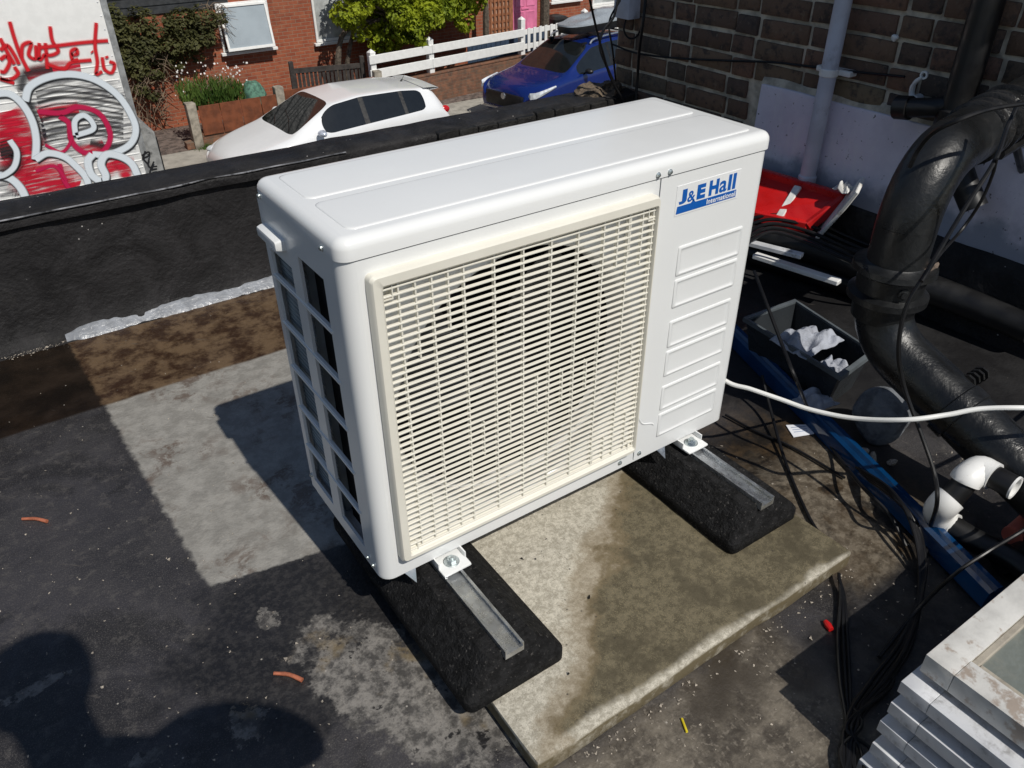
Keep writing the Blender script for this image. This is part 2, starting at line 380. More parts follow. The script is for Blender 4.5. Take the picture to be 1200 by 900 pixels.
M['crate'] = gm('crate_plastic', (.028, .032, .036), .3, var=.1)
M['card'] = gm('card_paper', (.78, .80, .85), .6, var=.05)
M['grit'] = gm('grit_stone', (.34, .30, .25), .85, var=.4, scale=300)
# ---- street
M['road'] = gm('asphalt', (.055, .055, .058), .85, var=.25, scale=6, bump=.5, bscale=60)
M['pave'] = gm('pavement', (.33, .31, .27), .85, var=.18, scale=4, dirt=(.20, .18, .15), dscale=2)
M['soil_ground'] = gm('garden_soil', (.13, .10, .085), .95, var=.4, scale=8, bump=.8, bscale=25, bd=.04, dirt=(.30, .27, .25), dscale=22, dlo=.6, dhi=.7)
M['red_brick'] = far_brick('red_brick', (.36, .095, .045), (.27, .065, .033), (.30, .20, .14))
M['low_brick'] = far_brick('low_wall_brick', (.17, .10, .065), (.12, .07, .05), (.15, .12, .09))
M['corten'] = gm('rusted_steel', (.165, .05, .02), .85, var=.25, scale=5, dirt=(.11, .04, .02), dscale=3)
M['post'] = gm('concrete_post', (.30, .27, .22), .9, var=.25, scale=9, dirt=(.15, .13, .11), dscale=6, bump=.4)
M['white_paint'] = gm('white_paint', (.80, .80, .78), .5, var=.04)
M['clad'] = gm('black_cladding', (.022, .024, .026), .5, var=.3)
M['pink'] = gm('pink_door_paint', (.72, .20, .36), .4, var=.06)
M['trellis'] = gm('trellis_wood', (.30, .12, .055), .8, var=.2)
M['dark_wood'] = gm('dark_wood', (.045, .038, .034), .8, var=.3)
M['blue_wood'] = gm('blue_fence_paint', (.03, .055, .10), .7)
M['bark'] = gm('bark', (.10, .08, .06), .95, var=.35, scale=20, bump=.8, bscale=40, bd=.02)
M['terra'] = gm('terracotta', (.36, .13, .06), .8, var=.2)
M['pane'] = gm('window_glass', (.10, .12, .14), .05, var=.05, spec=1.0, rvar=.02)
M['pane_pale'] = gm('pale_window_glass', (.36, .41, .44), .06, var=.06, scale=2, spec=.9, rvar=.02)  # window glass in an even pale blue-grey
M['curtain'] = gm('net_curtain', (.60, .61, .60), .8, var=.1)
M['car_white'] = gm('car_white', (.78, .79, .80), .20, rvar=.01, var=.01, Coat_Weight=.6)
M['car_blue'] = gm('car_blue', (.006, .022, .16), .24, rvar=.01, metal=.2, var=.03, Coat_Weight=.8)
M['car_glass'] = gm('car_glass', (.010, .012, .013), .04, var=.1, spec=.9, rvar=.01)
M['tyre'] = gm('tyre', (.015, .015, .016), .8)
M['rim'] = gm('alloy', (.45, .46, .48), .3, .9)
M['tail'] = gm('tail_light', (.45, .01, .015), .15)
M['lamp_glass'] = gm('headlight_glass', (.72, .75, .78), .08, .2)
M['roof_box'] = gm('grey_roof_box', (.27, .30, .33), .33, var=.05)
M['van_white'] = gm('van_panel', (.80, .80, .78), .45, var=.03, dirt=(.60, .58, .54), dscale=2.5, dlo=.6, dhi=.8)
M['green_bag'] = gm('green_sacking', (.08, .18, .13), .8, var=.4, scale=14)
def leaf_mat(name, c1, c2):
    n = NT(name)
    c = n.mix(n.step(n.noise(1.6, 3), .35, .65), c1, c2)
    c = n.mix(n.math('MULTIPLY', n.step(n.noise(23, 2), .4, .7), .5), c, tuple(q * 1.5 for q in c2))
    m = n.set(c, .6, 0, None, .3)
    tr = n.n.new('ShaderNodeBsdfTranslucent'); n.t.links.new(c, tr.inputs[0])
    mx = n.n.new('ShaderNodeMixShader'); mx.inputs[0].default_value = .35
    n.t.links.new(n.b.outputs[0], mx.inputs[1]); n.t.links.new(tr.outputs[0], mx.inputs[2])
    n.t.links.new(mx.outputs[0], n.n['Material Output'].inputs['Surface']); return m
M['leaf_lime'] = leaf_mat('leaf_lime', (.12, .175, .010), (.30, .35, .018))
M['leaf_olive'] = leaf_mat('leaf_olive', (.045, .05, .018), (.10, .10, .035))
M['leaf_green'] = leaf_mat('leaf_green', (.04, .09, .015), (.12, .19, .04))
M['petal'] = gm('petals', (.72, .69, .66), .7)
M['twig'] = gm('dry_twig', (.19, .14, .095), .9, var=.4)

# ================================================================ SETTING
GZ = -3.72                                   # street level; the flat roof is z = 0
XW = 2.2                                     # face of the neighbour's brick wall
YP = 1.74                                    # face of the parapet
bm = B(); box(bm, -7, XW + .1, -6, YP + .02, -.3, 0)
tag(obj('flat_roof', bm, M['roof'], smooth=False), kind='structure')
bm = B(); box(bm, -300, 300, 1.8, 600, GZ - .4, GZ)
tag(obj('road', bm, M['road'], smooth=False), kind='structure')

# parapet along the street edge, rounded by many coats of black tar
pw = empty('parapet_wall', (0, YP, 0), 0, 'low parapet wall coated in black tar along the roof edge', 'parapet')
def loft_x(prof, x0, x1, n, amp, sc, seed=0):
    bm = B(); rings = []
    for i in range(n + 1):
        x = x0 + (x1 - x0) * i / n
        rings.append([Vector((x, y, z)) for y, z in prof])
    ring_loft(bm, rings)
    for v in bm.verts:
        if v.co.z > -.2:
            q = Vector((v.co.x * sc, v.co.y * sc * 1.4, v.co.z * sc * 1.4 + seed))
            k = mnoise.noise(q) + .5 * mnoise.noise(q * 2.7)
            v.co.y += amp * k; v.co.z += amp * .45 * mnoise.noise(q + Vector((9, 5, 1)))
    return bm
prof = [(1.60, -.05), (1.69, .001), (1.718, .012), (1.731, .04)] + [(1.738 + .002 * k, .04 + .36 * k / 6) for k in range(1, 7)] + [(1.79, .412), (1.85, .412), (1.90, .40), (1.905, -.3), (1.905, GZ - .2), (1.8, GZ - .2), (1.78, -.3), (1.60, -.2)]
o = obj('wall', loft_x(prof, -7, XW - .005, 230, .010, 5.), M['tar'], pw, angle=60); o.location.y = -YP
prof = [(1.728, .398), (1.726, .418), (1.731, .430), (1.75, .437), (1.80, .441), (1.86, .440), (1.905, .434), (1.918, .42), (1.918, .398)]
o = obj('felt_coping', loft_x(prof, -7, XW - .008, 240, .006, 6., 3), M['tar'], pw, angle=60); o.location.y = -YP
x = 1.135; cop_mat = tar_mat('tarred_brick', (.012, .0115, .011), .45, .8, 16, .02, False)
nn = cop_mat.node_tree
k = 0
while x < XW - .07:
    w = .098 + random.uniform(-.006, .01)
    if x + w > XW - .012: w = XW - .012 - x
    bm = B(); box(bm, x + .002, x + w - .002, 1.711 + random.uniform(-.004, .004), 1.78, .372, .433 + random.uniform(-.004, .005), .007, 2)
    bmesh.ops.subdivide_edges(bm, edges=bm.edges[:], cuts=1); jitter(bm, .004, 22, k)
    o = obj('coping_brick', bm, cop_mat, pw, angle=60); o.location.y = -YP
    x += w; k += 1
# lump of brown mortar where the parapet meets the wall
bm = B(); bmesh.ops.create_icosphere(bm, subdivisions=4, radius=1)
for v in bm.verts: v.co = Vector((2.06 + v.co.x * .12, 1.83 + v.co.y * .085, .445 + v.co.z * .035))
jitter(bm, .03, 16, 2); jitter(bm, .012, 45, 4)
o = obj('mortar_lump', bm, gm('brown_mortar', (.12, .09, .062), .95, var=.5, scale=25, bump=.9, bscale=60, bd=.012, dirt=(.03, .026, .022), dscale=18, dlo=.5, dhi=.6), pw, angle=70); o.location.y = -YP
bm = B(); rings = []
for i in range(160):
    x = -4 + 4.75 * i / 159; k = mnoise.noise(Vector((x * 6, 3, 3)))
    rings.append([Vector((x, 1.722 + .004 * k, z)) for z in (.4295 + .003 * k,)] + [Vector((x, 1.7215 + .004 * k, .4312 + .003 * k)), Vector((x, 1.727, .4328 + .003 * k)), Vector((x, 1.736, .428))])
ring_loft(bm, rings); o = obj('felt_edge_glint', bm, gm('edge_glint', (.34, .34, .35), .45, .4, var=.5, scale=12, dirt=(.03, .03, .03), dscale=9, dlo=.45, dhi=.6), pw); o.location.y = -YP  # pale strip stands in for the highlight along the felt lip
# ragged silver sealant bead at the parapet foot
bm = B(); rings = []
for i in range(161):
    x = -.33 + 1.35 * i / 160
    wv = .5 + .5 * mnoise.noise(Vector((x * 7, 3, 0))); fine = mnoise.noise(Vector((x * 40, 8, 0)))
    end = min(1, i / 6)
    hgt = (.005 + .013 * wv + .003 * fine) * end + .003
    y1 = 1.706 - .008 * wv - .003 * fine
    rings.append([Vector((x, 1.76, -.004)), Vector((x, y1 - .02 * end, -.004)), Vector((x, y1 - .012, .004 + .004 * end)), Vector((x, y1 + .008, .012 + .3 * hgt)), Vector((x, 1.716, .012 + hgt * .75)), Vector((x, 1.726, .014 + hgt)), Vector((x, 1.765, .012 + hgt))])
ring_loft(bm, rings); jitter(bm, .0016, 45)
o = obj('sealant_bead', bm, gm('silver_sealant', (.24, .255, .28), .36, .0, var=.15, scale=30, bump=.6, bscale=70, bd=.006), pw, angle=70); o.location.y = -YP

# neighbour's brick wall on the right, every brick laid
bw = empty('brick_wall', (XW, 0, 0), 0, "tall brown stock brick wall of the neighbouring building", 'wall')
bm = B(); box(bm, .004, .33, -.62, 1.9, GZ, 1.945)
obj('mortar_core', bm, M['mortar'], bw, smooth=False)
def brick_mesh(L, H, seed):
    bm = B(); box(bm, -.02, .06, -L / 2, L / 2, -H / 2, H / 2, .0022, 1)
    bmesh.ops.subdivide_edges(bm, edges=[e for e in bm.edges if e.calc_length() > .03], cuts=1, use_grid_fill=True)
    jitter(bm, .0034, 30, seed)
    bmesh.ops.recalc_face_normals(bm, faces=bm.faces[:])
    me = bpy.data.meshes.new('brick'); bm.to_mesh(me); bm.free(); me.materials.append(M['brick'])
    return me
STR = [brick_mesh(.212, .0635, s) for s in range(6)]; HED = [brick_mesh(.101, .0635, s + 20) for s in range(5)]
def course_z(k): return .332 + .0775 * k
for k in range(-1, 21):
    z = course_z(k); y = 1.9 - .012 - (0 if k % 2 == 0 else .058); kind = 0 if k % 2 else 1
    if k % 2 == 1:
        o = link('brick', HED[k % 5], None, bw, angle=50); o.location = (random.uniform(.011, .017), 1.9 - .05, z)
        y = 1.9 - .112
    while y > -.6:
        L = .213 if kind == 0 else .102
        yc = y - L / 2
        if not (z < .62 and yc < 1.0) or z < 0:
            o = link('brick', random.choice(STR if kind == 0 else HED), None, bw, angle=50)
            o.location = (random.uniform(.009, .018), yc + random.uniform(-.003, .003), z + random.uniform(-.003, .003))
            o.rotation_euler = (random.uniform(-.012, .012), random.uniform(-.02, .02), 0)
        y -= L + .0135; kind = 1 - kind
# painted render band low on the wall, mortar fillet on top of it
bm = B(); box(bm, -.024, .02, -.62, 1.033, .26, .607, .004, 2)
bmesh.ops.subdivide_edges(bm, edges=[e for e in bm.edges if e.calc_length() > .2], cuts=24, use_grid_fill=True); jitter(bm, .004, 6, 3)
obj('painted_render', bm, M['render'], bw, angle=60)
bm = B(); rings = []
for i in range(60):
    y = -.62 + 1.66 * i / 59; k = mnoise.noise(Vector((y * 9, 1, 2)))
    rings.append([Vector((-.016, y, .600)), Vector((-.014, y, .612 + .004 * k)), Vector((-.003, y, .632 + .009 * k)), Vector((.02, y, .636 + .009 * k)), Vector((.02, y, .600))])
ring_loft(bm, rings); obj('mortar_fillet', bm, M['mortar'], bw, angle=60)
# tarred upstand at the foot
prof = [(-.06, -.02), (-.05, .05), (-.045, .22), (-.036, .268), (-.010, .286), (.02, .29), (.02, -.02)]
bm = B(); rings = []
for i in range(90):
    y = -.62 + 2.35 * i / 89; k = mnoise.noise(Vector((y * 6, 0, 7)))
    rings.append([Vector((a + .008 * k, y, b + .006 * k)) for a, b in prof])
ring_loft(bm, rings); obj('tarred_upstand', bm, M['tar'], bw, angle=60)
bm = B(); box(bm, -.03, .36, -.64, 1.92, 1.945, 2.0, .008, 2); obj('coping_stone', bm, M['post'], bw)

# ================================================================ THE OUTDOOR UNIT
U0 = .165                                    # underside of the unit above the roof
UW, UD, UZ, UT = .95, .351, .844, .879
un = empty('outdoor_unit', (0, 0, U0), 0, 'white air conditioning outdoor unit with ivory louvred fan grille on rubber feet', 'air conditioner')
def up(name, bm, mat, parent=None, **k):     # part of the unit, given in world coordinates
    for v in bm.verts: v.co.z -= U0
    return obj(name, bm, mat, parent or un, **k)
# --- lid
bm = B(); rings = []
for z, i in ((.846, .004), (.844, .0), (.8445, -.0022), (.8615, -.0022), (.8675, -.001), (.8725, .0022), (.8760, .0062), (.8782, .0115), (.879, .0175)):
    rings.append([Vector((x, y, z)) for x, y in rrect(0 + i, UW - i, 0 + i, UD - i, max(.006, .022 - i), 8)])
ring_loft(bm, rings)
lid = up('lid', bm, M['unit'], angle=50)
def raised(x0, x1, y0, y1):
    bm = B(); rings = []
    for z, i in ((.8775, 0.), (.8797, .0005), (.8806, .003), (.8809, .007)):
        rings.append([Vector((x, y, z)) for x, y in rrect(x0 + i, x1 - i, y0 + i, y1 - i, .016, 5)])
    ring_loft(bm, rings); up('pressed_panel', bm, M['unit'], lid, angle=60)
raised(.032, .920, .030, .166); raised(.032, .920, .186, .325)
# --- front panel with the round fan opening and the curved left corner
FX, FZ, FR = .335, .512, .274
def front_panel():
    bm = B(); N = 64; XL, XR, ZB, ZT = .026, .6435, U0 + .004, .8425
    inner, outer = [], []
    for k in range(N):
        a = 2 * math.pi * k / N; ca, sa = math.cos(a), math.sin(a)
        inner.append((FX + FR * ca, FZ + FR * sa))
        tx = (XR - FX) / ca if ca > 1e-9 else ((XL - FX) / ca if ca < -1e-9 else 1e9)
        tz = (ZT - FZ) / sa if sa > 1e-9 else ((ZB - FZ) / sa if sa < -1e-9 else 1e9)
        t = min(tx, tz); outer.append((FX + t * ca, FZ + t * sa))
    for cx, cz in ((XL, ZB), (XR, ZB), (XR, ZT), (XL, ZT)):
        k = min(range(N), key=lambda i: (outer[i][0] - cx) ** 2 + (outer[i][1] - cz) ** 2); outer[k] = (cx, cz)
    rings = [[Vector((x, 0, z)) for x, z in outer], [Vector((x, 0, z)) for x, z in inner]]
    for dy, dr in ((.006, -.006), (.02, -.010), (.07, -.010)):          # bell mouth
        rings.append([Vector((FX + (FR + dr) * math.cos(2 * math.pi * k / N), dy, FZ + (FR + dr) * math.sin(2 * math.pi * k / N))) for k in range(N)])
    ring_loft(bm, rings, False, False)
    rc = .026; prev = None                                               # rounded front-left corner
    for k in range(9):
        a = R(90 * k / 8); x = rc - rc * math.sin(a); y = rc - rc * math.cos(a)
        cur = (bm.verts.new((x, y, ZB)), bm.verts.new((x, y, ZT)))
        if prev: bm.faces.new((prev[0], cur[0], cur[1], prev[1]))
        prev = cur
    a = bm.verts.new((XR, .012, ZB)); b = bm.verts.new((XR, .012, ZT))
    c = bm.verts.new((XR, 0, ZB)); d = bm.verts.new((XR, 0, ZT)); bm.faces.new((c, a, b, d))
    return bm
up('front_panel', front_panel(), M['unit'], angle=40)
# --- left side panel with two columns of vents
def holed(ys, zs, holes, x0, x1):
    bm = B(); V = {}
    def vt(i, j, s):
        if (i, j, s) not in V: V[i, j, s] = bm.verts.new((x0 if s == 0 else x1, ys[i], zs[j]))
        return V[i, j, s]
    ny, nz = len(ys) - 1, len(zs) - 1
    solid = lambda i, j: 0 <= i < ny and 0 <= j < nz and (i, j) not in holes
    for i in range(ny):
        for j in range(nz):
            if not solid(i, j): continue
            for s in (0, 1): bm.faces.new([vt(*q, s) for q in ((i, j), (i + 1, j), (i + 1, j + 1), (i, j + 1))])
            for (di, dj, p, q) in ((-1, 0, (i, j), (i, j + 1)), (1, 0, (i + 1, j), (i + 1, j + 1)), (0, -1, (i, j), (i + 1, j)), (0, 1, (i, j + 1), (i + 1, j + 1))):
                if not solid(i + di, j + dj): bm.faces.new((vt(*p, 0), vt(*q, 0), vt(*q, 1), vt(*p, 1)))
    return bm
ys = [.026, .076, .183, .226, .329, .351]
tops = [.790, .690, .590, .490, .390, .290]
zs = sorted([U0 + .004, .8425] + [v for t in tops for v in (t, t - .089)] + [.752])
holes = set()
for j in range(len(zs) - 1):
    zm = (zs[j] + zs[j + 1]) / 2
    if any(t - .089 < zm < t for t in tops):
        holes.add((1, j))
        if zm < .752: holes.add((3, j))
bm = holed(ys, zs, holes, 0, .006); up('side_panel', bm, M['unit'], smooth=False)
for z in [t - .0945 for t in tops[:-1]]:     # raised ribs between the vents
    bm = B(); box(bm, -.0025, .003, .070, .335, z - .0028, z + .0028, .0016, 2); up('vent_rib', bm, M['unit'])
# carrying handle
bm = B(); rings = []
for x, i in ((.002, 0), (-.010, .0015), (-.0165, .0035), (-.0175, .007)):
    rings.append([Vector((x, y, z)) for y, z in rrect(.238 + i, .336 - i, .777 + i * .6, .800 - i, .004, 3)])
ring_loft(bm, rings); up('handle', bm, M['unit'], angle=50)
# coil fins seen through the rear vent column, black blocks standing in for the unlit inside behind the front one
bm = B(); box(bm, .018, .05, .205, .345, .19, .838)
for k in range(60): z = .195 + k * .0107; box(bm, .0165, .0185, .207, .343, z, z + .004)
up('coil', bm, M['coil'], smooth=False)
bm = B(); box(bm, .056, .93, .155, .345, .172, .840); box(bm, .030, .050, .060, .200, .172, .840); up('unlit_inside', bm, M['dark_in'], smooth=False)
# --- service panel, right side and back
bm = B(); rc = .028; ring = [(.6465, .012), (.6465, 0)]
for k in range(9): a = R(90 * k / 8); ring.append((UW - rc + rc * math.sin(a), rc - rc * math.cos(a)))
ring += [(UW, UD), (0.0, UD)]
lo = [bm.verts.new((x, y, U0 + .004)) for x, y in ring]; hi = [bm.verts.new((x, y, .8425)) for x, y in ring]
for i in range(len(ring) - 1): bm.faces.new((lo[i], lo[i + 1], hi[i + 1], hi[i]))
svc = up('service_panel', bm, M['unit'], angle=40)
for zt in (.688, .614, .517, .442, .350, .274):
    bm = B(); rings = []
    for y, i in ((.002, -.001), (-.0018, 0.), (-.0030, .0022), (-.0031, .0048), (-.0012, .0075), (-.0008, .012)):
        rings.append([Vector((x, y, z)) for x, z in rrect(.713 + i, .900 - i, zt - .065 + i, zt - i, .004, 3)])
    ring_loft(bm, rings); up('pressed_panel', bm, M['unit'], svc, angle=30)
bm = B(); pts = cr([(.648, 0, .292), (.664, 0, .268), (.69, 0, .258), (.7, 0, .25)], 4)
tube(bm, [p + Vector((0, .0005, 0)) for p in pts], .0022, 6); up('pressed_line', bm, M['unit'], svc)
# --- base pan rim
bm = B(); ring_loft(bm, [[Vector((x, y, z)) for x, y in rrect(.006, UW - .006, .006, UD - .006, .022, 6)] for z in (U0 + .0035, U0 + .012)])
rr = rrect(.0005, UW - .0005, .0005, UD - .0005, .026, 6); rings = [[Vector((x, y, z)) for x, y in rr] for z in (U0, U0 + .004)]
ring_loft(bm, rings); up('base_pan', bm, M['unit'], angle=40)
# --- fan
bm = B(); MX = Matrix.Translation((FX, .10, FZ)) @ Matrix.Rotation(R(90), 4, 'X')
lathe(bm, [(.0, -.02), (.055, -.02), (.06, .0), (.055, .03), (.03, .042), (.0, .045)], 28, MX, False, False)
fan = up('fan', bm, M['fan'])
for b in range(3):
    bm = B(); rows = []
    for i in range(9):
        r = .05 + .19 * i / 8; row = []
        for j in range(7):
            t = j / 6; a = R(120 * b + 14) + t * (R(78) * (1 - .18 * i / 8)) - .25 * (i / 8) ** 2
            row.append(Vector((FX + r * math.cos(a), .125 - .055 * t + .01 * math.sin(t * 3.1), FZ + r * math.sin(a))))
        rows.append(row)
    ring_loft(bm, rows, closed=False)
    up('blade', bm, M['fan'], fan)
# --- grille: frame, every louvre and every upright a piece of its own
GX0, GX1, GZ0, GZ1, GY = .0365, .632, .213, .819, -.020
def frame_bar(pts, name='frame_bar'):
    bm = B(); poly_prism(bm, pts[0], (0, 0, 0)) if False else None
bm = B()
out = rrect(GX0, GX1, GZ0, GZ1, .010, 4); n_ = len(out)
inn = rrect(GX0 + .021, GX1 - .006, GZ0 + .013, GZ1 - .0225, .004, 4)
mid = rrect(GX0 + .004, GX1 - .002, GZ0 + .003, GZ1 - .004, .009, 4)
inn0 = rrect(GX0 + .017, GX1 - .004, GZ0 + .010, GZ1 - .0185, .005, 4)
rings = [[Vector((x, y, z)) for x, z in r] for r, y in ((out, .001), (out, GY + .005), (mid, GY), (inn0, GY), (inn, GY + .004), (inn, .001))]
ring_loft(bm, rings, False, False)
gr = up('grille_frame', bm, M['ivory'], angle=40)
IX0, IX1, IZ0, IZ1 = GX0 + .0205, GX1 - .0055, GZ0 + .0125, GZ1 - .022
NS = 43; pitch = (IZ1 - IZ0) / NS
bm = B(); L = IX1 - IX0
sec = [(-.0030, -.0016), (-.0030, .0004), (-.0022, .0011), (.0026, .0014), (.0026, -.0006)]
ring_loft(bm, [[Vector((x, y, z)) for y, z in sec] for x in (0, L)])
bmesh.ops.recalc_face_normals(bm, faces=bm.faces[:])
me_s = bpy.data.meshes.new('louvre'); bm.to_mesh(me_s); bm.free(); me_s.materials.append(M['ivory'])
for k in range(NS):
    o = link('louvre', me_s, None, gr, smooth=False); o.location = (IX0, -.0105, IZ0 + pitch * (k + .5) - U0)
def upright(x, z0, z1):
    bm = B(); box(bm, x - .0014, x + .0014, -.0125, -.0045, z0, z1); up('upright', bm, M['ivory'], gr, smooth=False)
xs_full = [IX0 + .028 + .0598 * k for k in range(10)]
for x in xs_full: upright(x, IZ0, IZ1)
zz = lambda a: IZ0 + (IZ1 - IZ0) * a
for x, a, b in ((IX0 + .058, .02, .22), (IX0 + .058, .74, .99), (IX0 + .118, .0, .13), (IX0 + .118, .80, 1), (IX0 + .177, .28, .42), (IX0 + .237, .30, .45), (IX0 + .30, .36, .52), (IX0 + .36, .36, .50), (IX0 + .42, .38, .50), (IX0 + .48, .0, .12), (IX0 + .48, .82, 1), (IX0 + .54, .80, 1), (IX0 + .54, .02, .2), (IX0 + .54, .4, .5), (IX0 + .45, .0, .08), (IX0 + .51, .86, 1)):
    upright(x, zz(a), zz(b))
for x0, x1, z0, z1 in ((IX0, IX0 + .018, IZ1 - .026, IZ1), (IX1 - .018, IX1, IZ1 - .026, IZ1), (IX0, IX0 + .018, IZ0, IZ0 + .022), (IX1 - .018, IX1, IZ0, IZ0 + .022)):
    bm = B()                                   # corner sockets
    box(bm, x0, x1, -.003, .0012, z0, z1); box(bm, x0, x1, -.014, -.003, z0, z0 + .002)
    box(bm, (x1 - .002 if x0 == IX0 else x0), (x1 if x0 == IX0 else x0 + .002), -.014, -.003, z0 + .002, z1); up('corner_socket', bm, M['ivory'], gr, smooth=False)
bm = B(); ring_loft(bm, [[Vector((x, -.016, IZ0 - .001)), Vector((x, -.001, IZ0 + .014)), Vector((x, -.001, IZ0 - .001))] for x in (IX0, IX1)]); up('drip_ledge', bm, M['ivory'], gr, smooth=False)
# --- screws
def screw(p, n, r=.0045):
    bm = B(); MM = align(Vector(p), Vector(p) + Vector(n))
    lathe(bm, [(r * 1.25, -.001), (r * 1.25, .001), (r, .0016), (r * .95, .0035), (r * .6, .0046), (0.0004, .0048)], 12, MM)
    box(bm, -r * .6, r * .6, -.0007, .0007, .0046, .0052, M=MM); box(bm, -.0007, .0007, -r * .6, r * .6, .0046, .00515, M=MM)
    up('screw', bm, M['bolt'])
for x, z in ((.634, .852), (.664, .852), (.603, .1835), (.662, .1845)): screw((x, -.0022 if z > .8 else 0, z), (0, -1, 0))
for y, z in ((.324, .852), (.055, .852), (.062, .186), (.010 + .03, .182), (.34, .205)): screw((-.0022 if z > .8 else 0, y, z), (-1, 0, 0))
screw((IX0 + .008, -.003, IZ1 - .011), (0, -1, 0), .003)
# --- maker's badge
bm = B(); box(bm, .690, .867, -.0009, .001, .757, .818, .0003, 1); bdg = up('badge', bm, M['sticker'], svc, smooth=False)
def badge_text(name, *a, **k):
    o = text_mesh(name, *a, **k)
    for v in o.data.vertices: v.co.z -= U0
badge_text('badge_letters', 'J', .6975, .7185, .7795, .8085, -.0013, M['logo'], bdg, bold=.062)
badge_text('badge_letters', '&', .7205, .7420, .7795, .8015, -.0013, M['logo'], bdg, bold=.022)
badge_text('badge_letters', 'E', .7460, .7690, .7795, .8095, -.0013, M['logo'], bdg, bold=.062)
for ch, a_, b_, z_, bo in (('H', .7790, .8060, .8110, .055), ('a', .8085, .8295, .8035, .022), ('l', .8330, .8420, .8125, .05), ('l', .8460, .8550, .8125, .05)):
    badge_text('badge_letters', ch, a_, b_, .7795, z_, -.0013, M['logo'], bdg, bold=bo)
bm = B(); v = [bm.verts.new(p) for p in ((.693, -.0013, .761), (.860, -.0013, .761), (.860, -.0013, .7765), (.744, -.0013, .7765), (.738, -.0013, .782), (.731, -.0013, .7765), (.695, -.0013, .7765))]
bm.faces.new(v); up('badge_bar', bm, M['logo'], bdg, smooth=False)
badge_text('badge_letters', 'International', .776, .857, .7635, .7745, -.0017, M['sticker'], bdg, bold=.016)
# --- mounting tabs with bolts
for cx in (.143, .820):
    bm = B(); box(bm, cx - .032, cx + .032, -.043, .03, .1475, .153, .004, 2)
    tabo = up('mounting_tab', bm, M['unit'])
    bm = B(); box(bm, cx - .032, cx - .029, -.02, .12, .153, .166); box(bm, cx + .029, cx + .032, -.02, .12, .153, .166); up('tab_web', bm, M['unit'], tabo, smooth=False)
    bm = B(); MM = Matrix.Translation((cx, -.016, .153))
    lathe(bm, [(.0165, 0), (.0165, .002), (.0155, .0026), (.0, .0026)], 24, MM); lathe(bm, [(.0105, .0026), (.0105, .0085), (.0095, .0098), (.0, .0098)], 6, MM); lathe(bm, [(.0052, .0098), (.0052, .015), (.0, .0155)], 10, MM)
    up('bolt', bm, M['bolt'], tabo, angle=25)
    bm = B()
    poly_prism(bm, [Vector((cx - .098, .004, .1655)), Vector((cx - .072, .002, .1655)), Vector((cx - .079, -.012, .138))], (0, .003, 0))
    up('gusset', bm, M['steel'], smooth=False)
# --- rubber support feet with galvanised channel
def rubber_foot(cx, label):
    f = empty('rubber_foot', (cx, .03, .045), 0, label, 'support foot', 'rubber feet under the outdoor unit')
    bm = B(); rings = []
    for z, hx, hy, r in ((0, .108, .297, .016), (.004, .111, .300, .018), (.028, .111, .300, .018), (.034, .108, .297, .02), (.086, .056, .276, .014), (.092, .051, .272, .014)):
        rings.append([Vector((x, y, z)) for x, y in rrect(-hx, hx, -hy, hy, r, 5)])
    ring_loft(bm, rings); obj('rubber_body', bm, M['rubber'], f, angle=40)
    bm = B()
    sec = [(-.0205, .0), (-.0205, .0215), (-.0155, .0215), (-.0155, .0190), (-.0180, .0190), (-.0180, .0120), (.0180, .0120), (.0180, .0190), (.0155, .0190), (.0155, .0215), (.0205, .0215), (.0205, .0)]
    ring_loft(bm, [[Vector((x, y, z + .0815)) for x, z in sec] for y in (-.287, .27)])
    ch = obj('steel_channel', bm, M['steel'], f, angle=20)
    return f
rubber_foot(.132, 'black rubber foot with steel channel overhanging the slab edge, under the fan grille')
rubber_foot(.818, 'black rubber foot with steel channel under the plain service panel end')
# --- concrete slab
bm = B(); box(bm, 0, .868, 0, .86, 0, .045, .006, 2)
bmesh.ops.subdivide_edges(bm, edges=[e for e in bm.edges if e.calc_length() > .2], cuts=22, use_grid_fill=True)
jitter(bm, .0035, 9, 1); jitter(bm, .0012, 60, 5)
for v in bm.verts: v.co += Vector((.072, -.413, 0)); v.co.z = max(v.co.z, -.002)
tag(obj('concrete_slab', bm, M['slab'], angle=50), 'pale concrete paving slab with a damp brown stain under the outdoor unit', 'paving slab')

# ================================================================ ACROSS THE STREET
YG, YF = 15.79, 17.6                         # garden wall line, house front
bm = B(); box(bm, -60, 90, 14.87, 26, GZ - .3, GZ + .11); box(bm, -60, 90, 14.75, 14.87, GZ - .3, GZ + .115, .012, 2)
tag(obj('pavement', bm, M['pave'], smooth=False), kind='structure')
GP = GZ + .11
bm = B(); box(bm, -60, 90, YG + .02, 40, GP - .2, GP + .012)
bmesh.ops.subdivide_edges(bm, edges=bm.edges[:], cuts=3, use_grid_fill=True)
tag(obj('garden_ground', bm, M['soil_ground'], smooth=False), kind='structure')
bm = B(); box(bm, -60, 1.9, 1.92, 3.6, GZ - .3, GZ + .12); box(bm, 1.9, 90, 1.92, 3.6, GZ - .3, GZ + .12)
tag(obj('near_pavement', bm, M['pave'], smooth=False), kind='structure')

